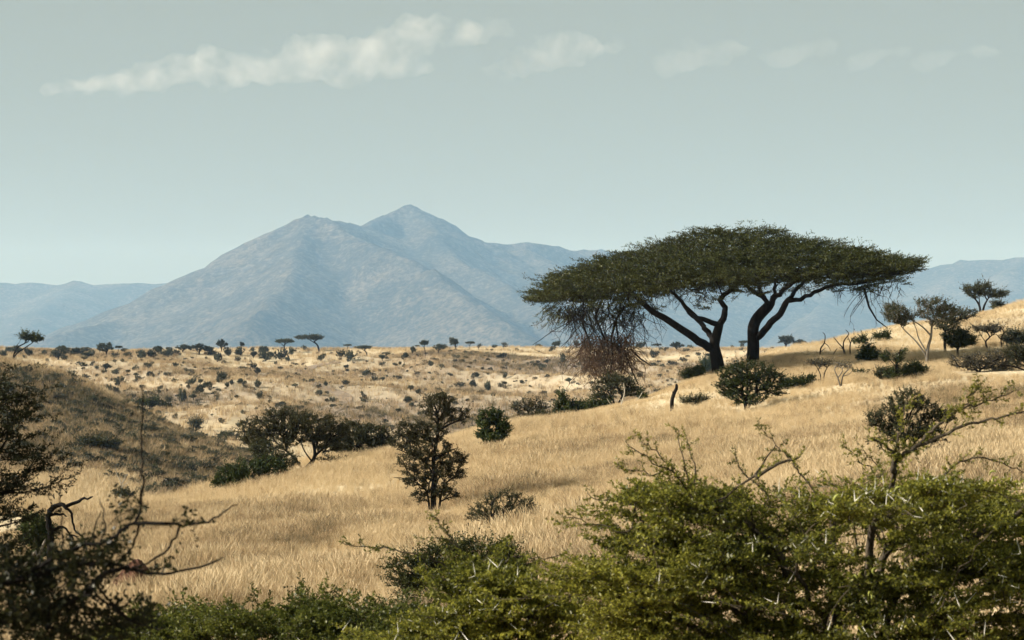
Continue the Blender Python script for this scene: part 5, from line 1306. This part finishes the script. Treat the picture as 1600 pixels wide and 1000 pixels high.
arms = [([(1396, 735), (1400, 718), (1425, 702), (1465, 684), (1510, 666), (1560, 652), (1610, 640)], 0.014, 0.004, -0.5),
        ([(1425, 702), (1450, 680), (1478, 655), (1500, 640), (1540, 628), (1592, 608)], 0.010, 0.0025, -0.45),
        ([(1400, 718), (1402, 690), (1410, 660), (1418, 625)], 0.008, 0.002, -0.5), ([(1400, 716), (1385, 697), (1358, 684)], 0.009, 0.004, -0.5),
        ([(1500, 640), (1515, 622), (1528, 606)], 0.005, 0.002, -0.45), ([(1528, 606), (1536, 618), (1534, 628)], 0.003, 0.002, -0.45),
        ([(1255, 745), (1235, 718), (1212, 694), (1188, 668)], 0.005, 0.0018, 0), ([(1365, 745), (1345, 720), (1320, 695)], 0.004, 0.0018, 0), ([(1380, 738), (1360, 715), (1345, 702)], 0.004, 0.0018, .2),
        ([(1180, 745), (1215, 725), (1250, 716)], 0.010, 0.005, -.3), ([(1480, 735), (1530, 715), (1580, 730), (1620, 745)], 0.006, 0.002, 0),
        ([(1100, 790), (1060, 745), (1025, 705), (1000, 690)], 0.006, 0.002, -.2), ([(1060, 745), (1010, 715), (975, 692)], 0.005, 0.002, -.2), ([(1040, 740), (1000, 735), (965, 732)], 0.004, 0.002, -.2), ([(1080, 760), (1065, 710), (1060, 675)], 0.005, 0.002, -.2), ([(1090, 770), (1085, 725), (1072, 685)], 0.005, 0.002, .1),
        ([(1010, 800), (960, 785), (918, 774)], 0.005, 0.002, -.1), ([(980, 830), (930, 820), (880, 806)], 0.005, 0.002, -.2), ([(1200, 780), (1160, 735), (1150, 712)], 0.005, 0.002, .1)]
thorn_bush('big sunlit thorn bush with white thorns and curled green pods filling the lower right', 10.0, 1330,
           [(1085, 840, 130, 50, .1), (1050, 780, 50, 34, -.1), (1125, 795, 60, 34, .2), (1250, 835, 150, 55, .2), (1420, 825, 160, 52, .3), (1560, 815, 140, 48, .2), (1690, 820, 120, 60, 0), (1010, 880, 110, 50, 0), (1180, 900, 180, 60, -.2), (1380, 890, 190, 60, -.3), (1570, 890, 160, 60, -.2), (950, 950, 90, 40, 0), (1120, 975, 190, 50, -.3), (1350, 975, 220, 60, -.4), (1560, 980, 200, 60, -.4), (1720, 930, 120, 90, -.2), (940, 905, 50, 30, 0), (1100, 1030, 260, 40, -.1), (1400, 1030, 300, 40, -.2), (1390, 780, 70, 26, -.45), (1470, 775, 70, 24, -.4), (1330, 790, 60, 22, -.4), (1050, 905, 80, 30, -.2), (1110, 870, 60, 26, -.1), (1040, 940, 80, 26, -.3)],
           2500, 'thorn_leaf', (0.019, 0.0085), 7, 0.22, 13, {'main': [(1000, 850, 0), (1150, 800, 0), (1300, 790, 0), (1450, 800, 0), (1600, 800, 0), (1250, 900, -.3), (1420, 900, -.3), (960, 930, 0), (1560, 900, -.2), (1100, 900, 0), (1400, 740, -.4)], 'arms': arms}, 61, 40, 150, extra=0.85)
arms2 = [([(740, 930), (705, 890), (660, 868), (610, 858), (572, 855), (537, 850)], 0.006, 0.002, 0), ([(760, 920), (740, 880), (712, 848), (690, 822), (682, 808)], 0.006, 0.002, 0), ([(740, 880), (700, 845), (662, 842)], 0.004, 0.0018, 0), ([(780, 900), (800, 870), (840, 872), (880, 868)], 0.005, 0.002, 0)]
thorn_bush('lower thorn bush at bottom centre with one long shoot pointing left', 10.8, 770,
           [(765, 925, 40, 20, 0), (735, 960, 60, 20, 0), (800, 965, 80, 28, -.1), (855, 945, 50, 24, .1), (700, 1000, 120, 26, -.2), (830, 1010, 130, 30, -.2), (640, 1020, 120, 24, -.1), (770, 1040, 200, 30, .1), (752, 892, 16, 8, 0)],
           640, 'thorn_leaf', (0.020, 0.0090), 7, 0.19, 13, {'main': [(740, 950, 0), (820, 950, 0), (660, 1000, 0), (850, 930, 0), (770, 910, 0)], 'arms': arms2}, 62, 0, 60, extra=0.85)
thorn_bush('green fine-leaved shrub along the bottom edge left of centre', 13.0, 420,
           [(260, 1008, 90, 20, 0), (360, 990, 80, 20, .1), (450, 982, 80, 20, .2), (540, 990, 80, 22, .1), (400, 1020, 240, 24, -.3), (220, 1015, 110, 26, -.2), (600, 998, 70, 24, 0), (560, 1015, 160, 30, -.2), (480, 966, 40, 10, .2), (230, 985, 60, 12, 0), (300, 982, 60, 12, .1), (400, 978, 70, 12, .1), (500, 980, 70, 12, 0), (590, 978, 60, 12, .1), (660, 985, 50, 12, 0)],
           900, 'strip_leaf', (0.024, 0.010), 7, 0.24, 13, {'main': [(260, 995, 0), (380, 985, 0), (470, 980, 0), (560, 985, 0), (620, 1000, 0)]}, 63, 0, 14, up=0.3)

# ------------------------------------------------------------------ left foreground: dark thorn tree and a close leafy branch
g = np.random.default_rng(88)
b = ground(-190, 13.5)
s = Skel(g)
def q13(x, y, dy=0): return px(x, y, 13.5 + dy) - b
s.limb([np.array([0, 0, -.1]), q13(-180, 980), q13(-170, 860), q13(-160, 740), q13(-150, 640)], 0.08, 0.04, -1, 0.01)
for e in ([(-130, 800), (-60, 770), (20, 770)], [(-150, 720), (-80, 690), (0, 690)], [(-150, 660), (-90, 640), (-20, 630), (30, 620)], [(-170, 860), (-90, 840), (-10, 820)]):
    s.limb([s.P[s.nearest(q13(*e[0]))]] + [q13(*p_) for p_ in e], 0.022, 0.008, s.nearest(q13(*e[0])), 0.008)
bl = [(q13(x, y), (rx / F * 13.5, rx / F * 13.5 * .9, ry / F * 13.5), rx * ry) for x, y, rx, ry in ((-60, 640, 60, 30), (0, 622, 44, 14), (15, 655, 40, 14), (-20, 690, 60, 18), (25, 712, 40, 12), (50, 735, 30, 9), (-10, 750, 60, 16), (40, 765, 44, 10), (-60, 800, 60, 30), (0, 805, 50, 16), (-90, 700, 60, 50), (-5, 598, 26, 8), (-20, 850, 50, 18))]
s.grow(blob_points(bl, 230, g, .35), 0.12, .1, .1, .3, .6)
wv = s.wood(0.0034, .42, .05)
tp, td = s.tips()
dd_ = unit(td * .5 + np.array([0.75, 0, 0.12]) + g.normal(size=tp.shape) * np.array([.5, .6, .16]))
lv, tw, _ = sprays(tp - dd_ * .08, dd_, g, 0.25, 7, 0.11, 11, 14, 0.022, 0.0085, 0.06, 0.003, 0.25, 0.7)
o = empty('dark_thorn_tree', b, 'dark layered thorn tree leaning in at the left picture edge', 'tree')
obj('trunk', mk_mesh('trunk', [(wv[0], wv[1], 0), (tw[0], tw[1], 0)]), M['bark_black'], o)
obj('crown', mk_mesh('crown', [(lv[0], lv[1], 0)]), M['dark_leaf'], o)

ND = 5.6
b = ground(-260, ND)
def qn(x, y, dy=0): return px(x, y, ND + dy) - b
s = Skel(g)
s.limb([np.array([0, 0, -.1]), qn(-240, 1250), qn(-200, 1080)], 0.035, 0.026, -1, .004)
root = len(s.P) - 1
for pts, r0, r1 in (([(-120, 1000), (0, 970), (45, 964), (90, 949), (135, 928), (162, 898), (195, 889), (207, 892), (255, 895), (300, 889), (351, 871)], .013, .0022), ([(-120, 950), (0, 913), (60, 901), (99, 886), (135, 880), (186, 884), (205, 891)], .011, .005),
                    ([(-60, 935), (30, 907), (84, 871), (129, 853), (168, 847), (195, 826), (216, 808), (222, 769), (223, 739), (221, 700), (222, 650), (223, 598)], .009, .0012), ([(219, 811), (255, 817), (285, 821), (318, 817), (348, 802), (374, 784)], .0060, .0016),
                    ([(282, 824), (270, 847), (249, 868), (222, 884), (205, 890)], .0040, .0024), ([(214, 815), (207, 850), (192, 871), (170, 892)], .0035, .0020), ([(152, 845), (163, 820), (156, 778)], .0032, .0014), ([(135, 852), (150, 815), (158, 800)], .0026, .0014),
                    ([(90, 949), (140, 930), (180, 950), (215, 975), (260, 985)], .005, .002), ([(100, 880), (98, 840), (94, 800), (92, 750)], .003, .0013), ([(150, 925), (190, 960), (215, 975)], .004, .0018), ([(40, 966), (90, 985), (140, 1005)], .005, .002)):
    k = s.nearest(qn(*pts[0])) if pts[0][0] > 0 else root
    s.limb([s.P[k]] + [qn(x, y, g.normal() * .03) for x, y in pts[(1 if pts[0][0] > 0 else 0):]], r0, r1, k, .0022, 4)
bl = [(qn(x, y, dy), (rx / F * ND, .16, ry / F * ND), rx * ry) for x, y, rx, ry, dy in ((30, 940, 80, 40, 0), (90, 960, 90, 40, .1), (30, 985, 90, 30, 0), (140, 900, 50, 36, 0), (60, 890, 60, 30, .1), (170, 860, 40, 26, 0), (150, 985, 80, 24, .1), (110, 860, 36, 20, 0), (210, 960, 46, 26, .15), (10, 880, 50, 30, 0), (250, 890, 26, 8, 0), (205, 800, 22, 16, 0), (300, 815, 24, 8, 0), (-40, 930, 60, 70, 0))]
s.grow(blob_points(bl, 470, g, .2), .05, .1, .14, .3, .3)
wv = s.wood(0.0011, .42, .012)
tp, td = s.tips()
lv, tw, _ = shoots_foliage(tp, td, g, 2, 0.07, 8, 0.016, 0.009, None, 0, .1, .2, .8, .0009, .1, 1.0)
o = empty('leafy_shrub', b, 'close blurred leafy branches reaching in at lower left with one upright stalk', 'shrub')
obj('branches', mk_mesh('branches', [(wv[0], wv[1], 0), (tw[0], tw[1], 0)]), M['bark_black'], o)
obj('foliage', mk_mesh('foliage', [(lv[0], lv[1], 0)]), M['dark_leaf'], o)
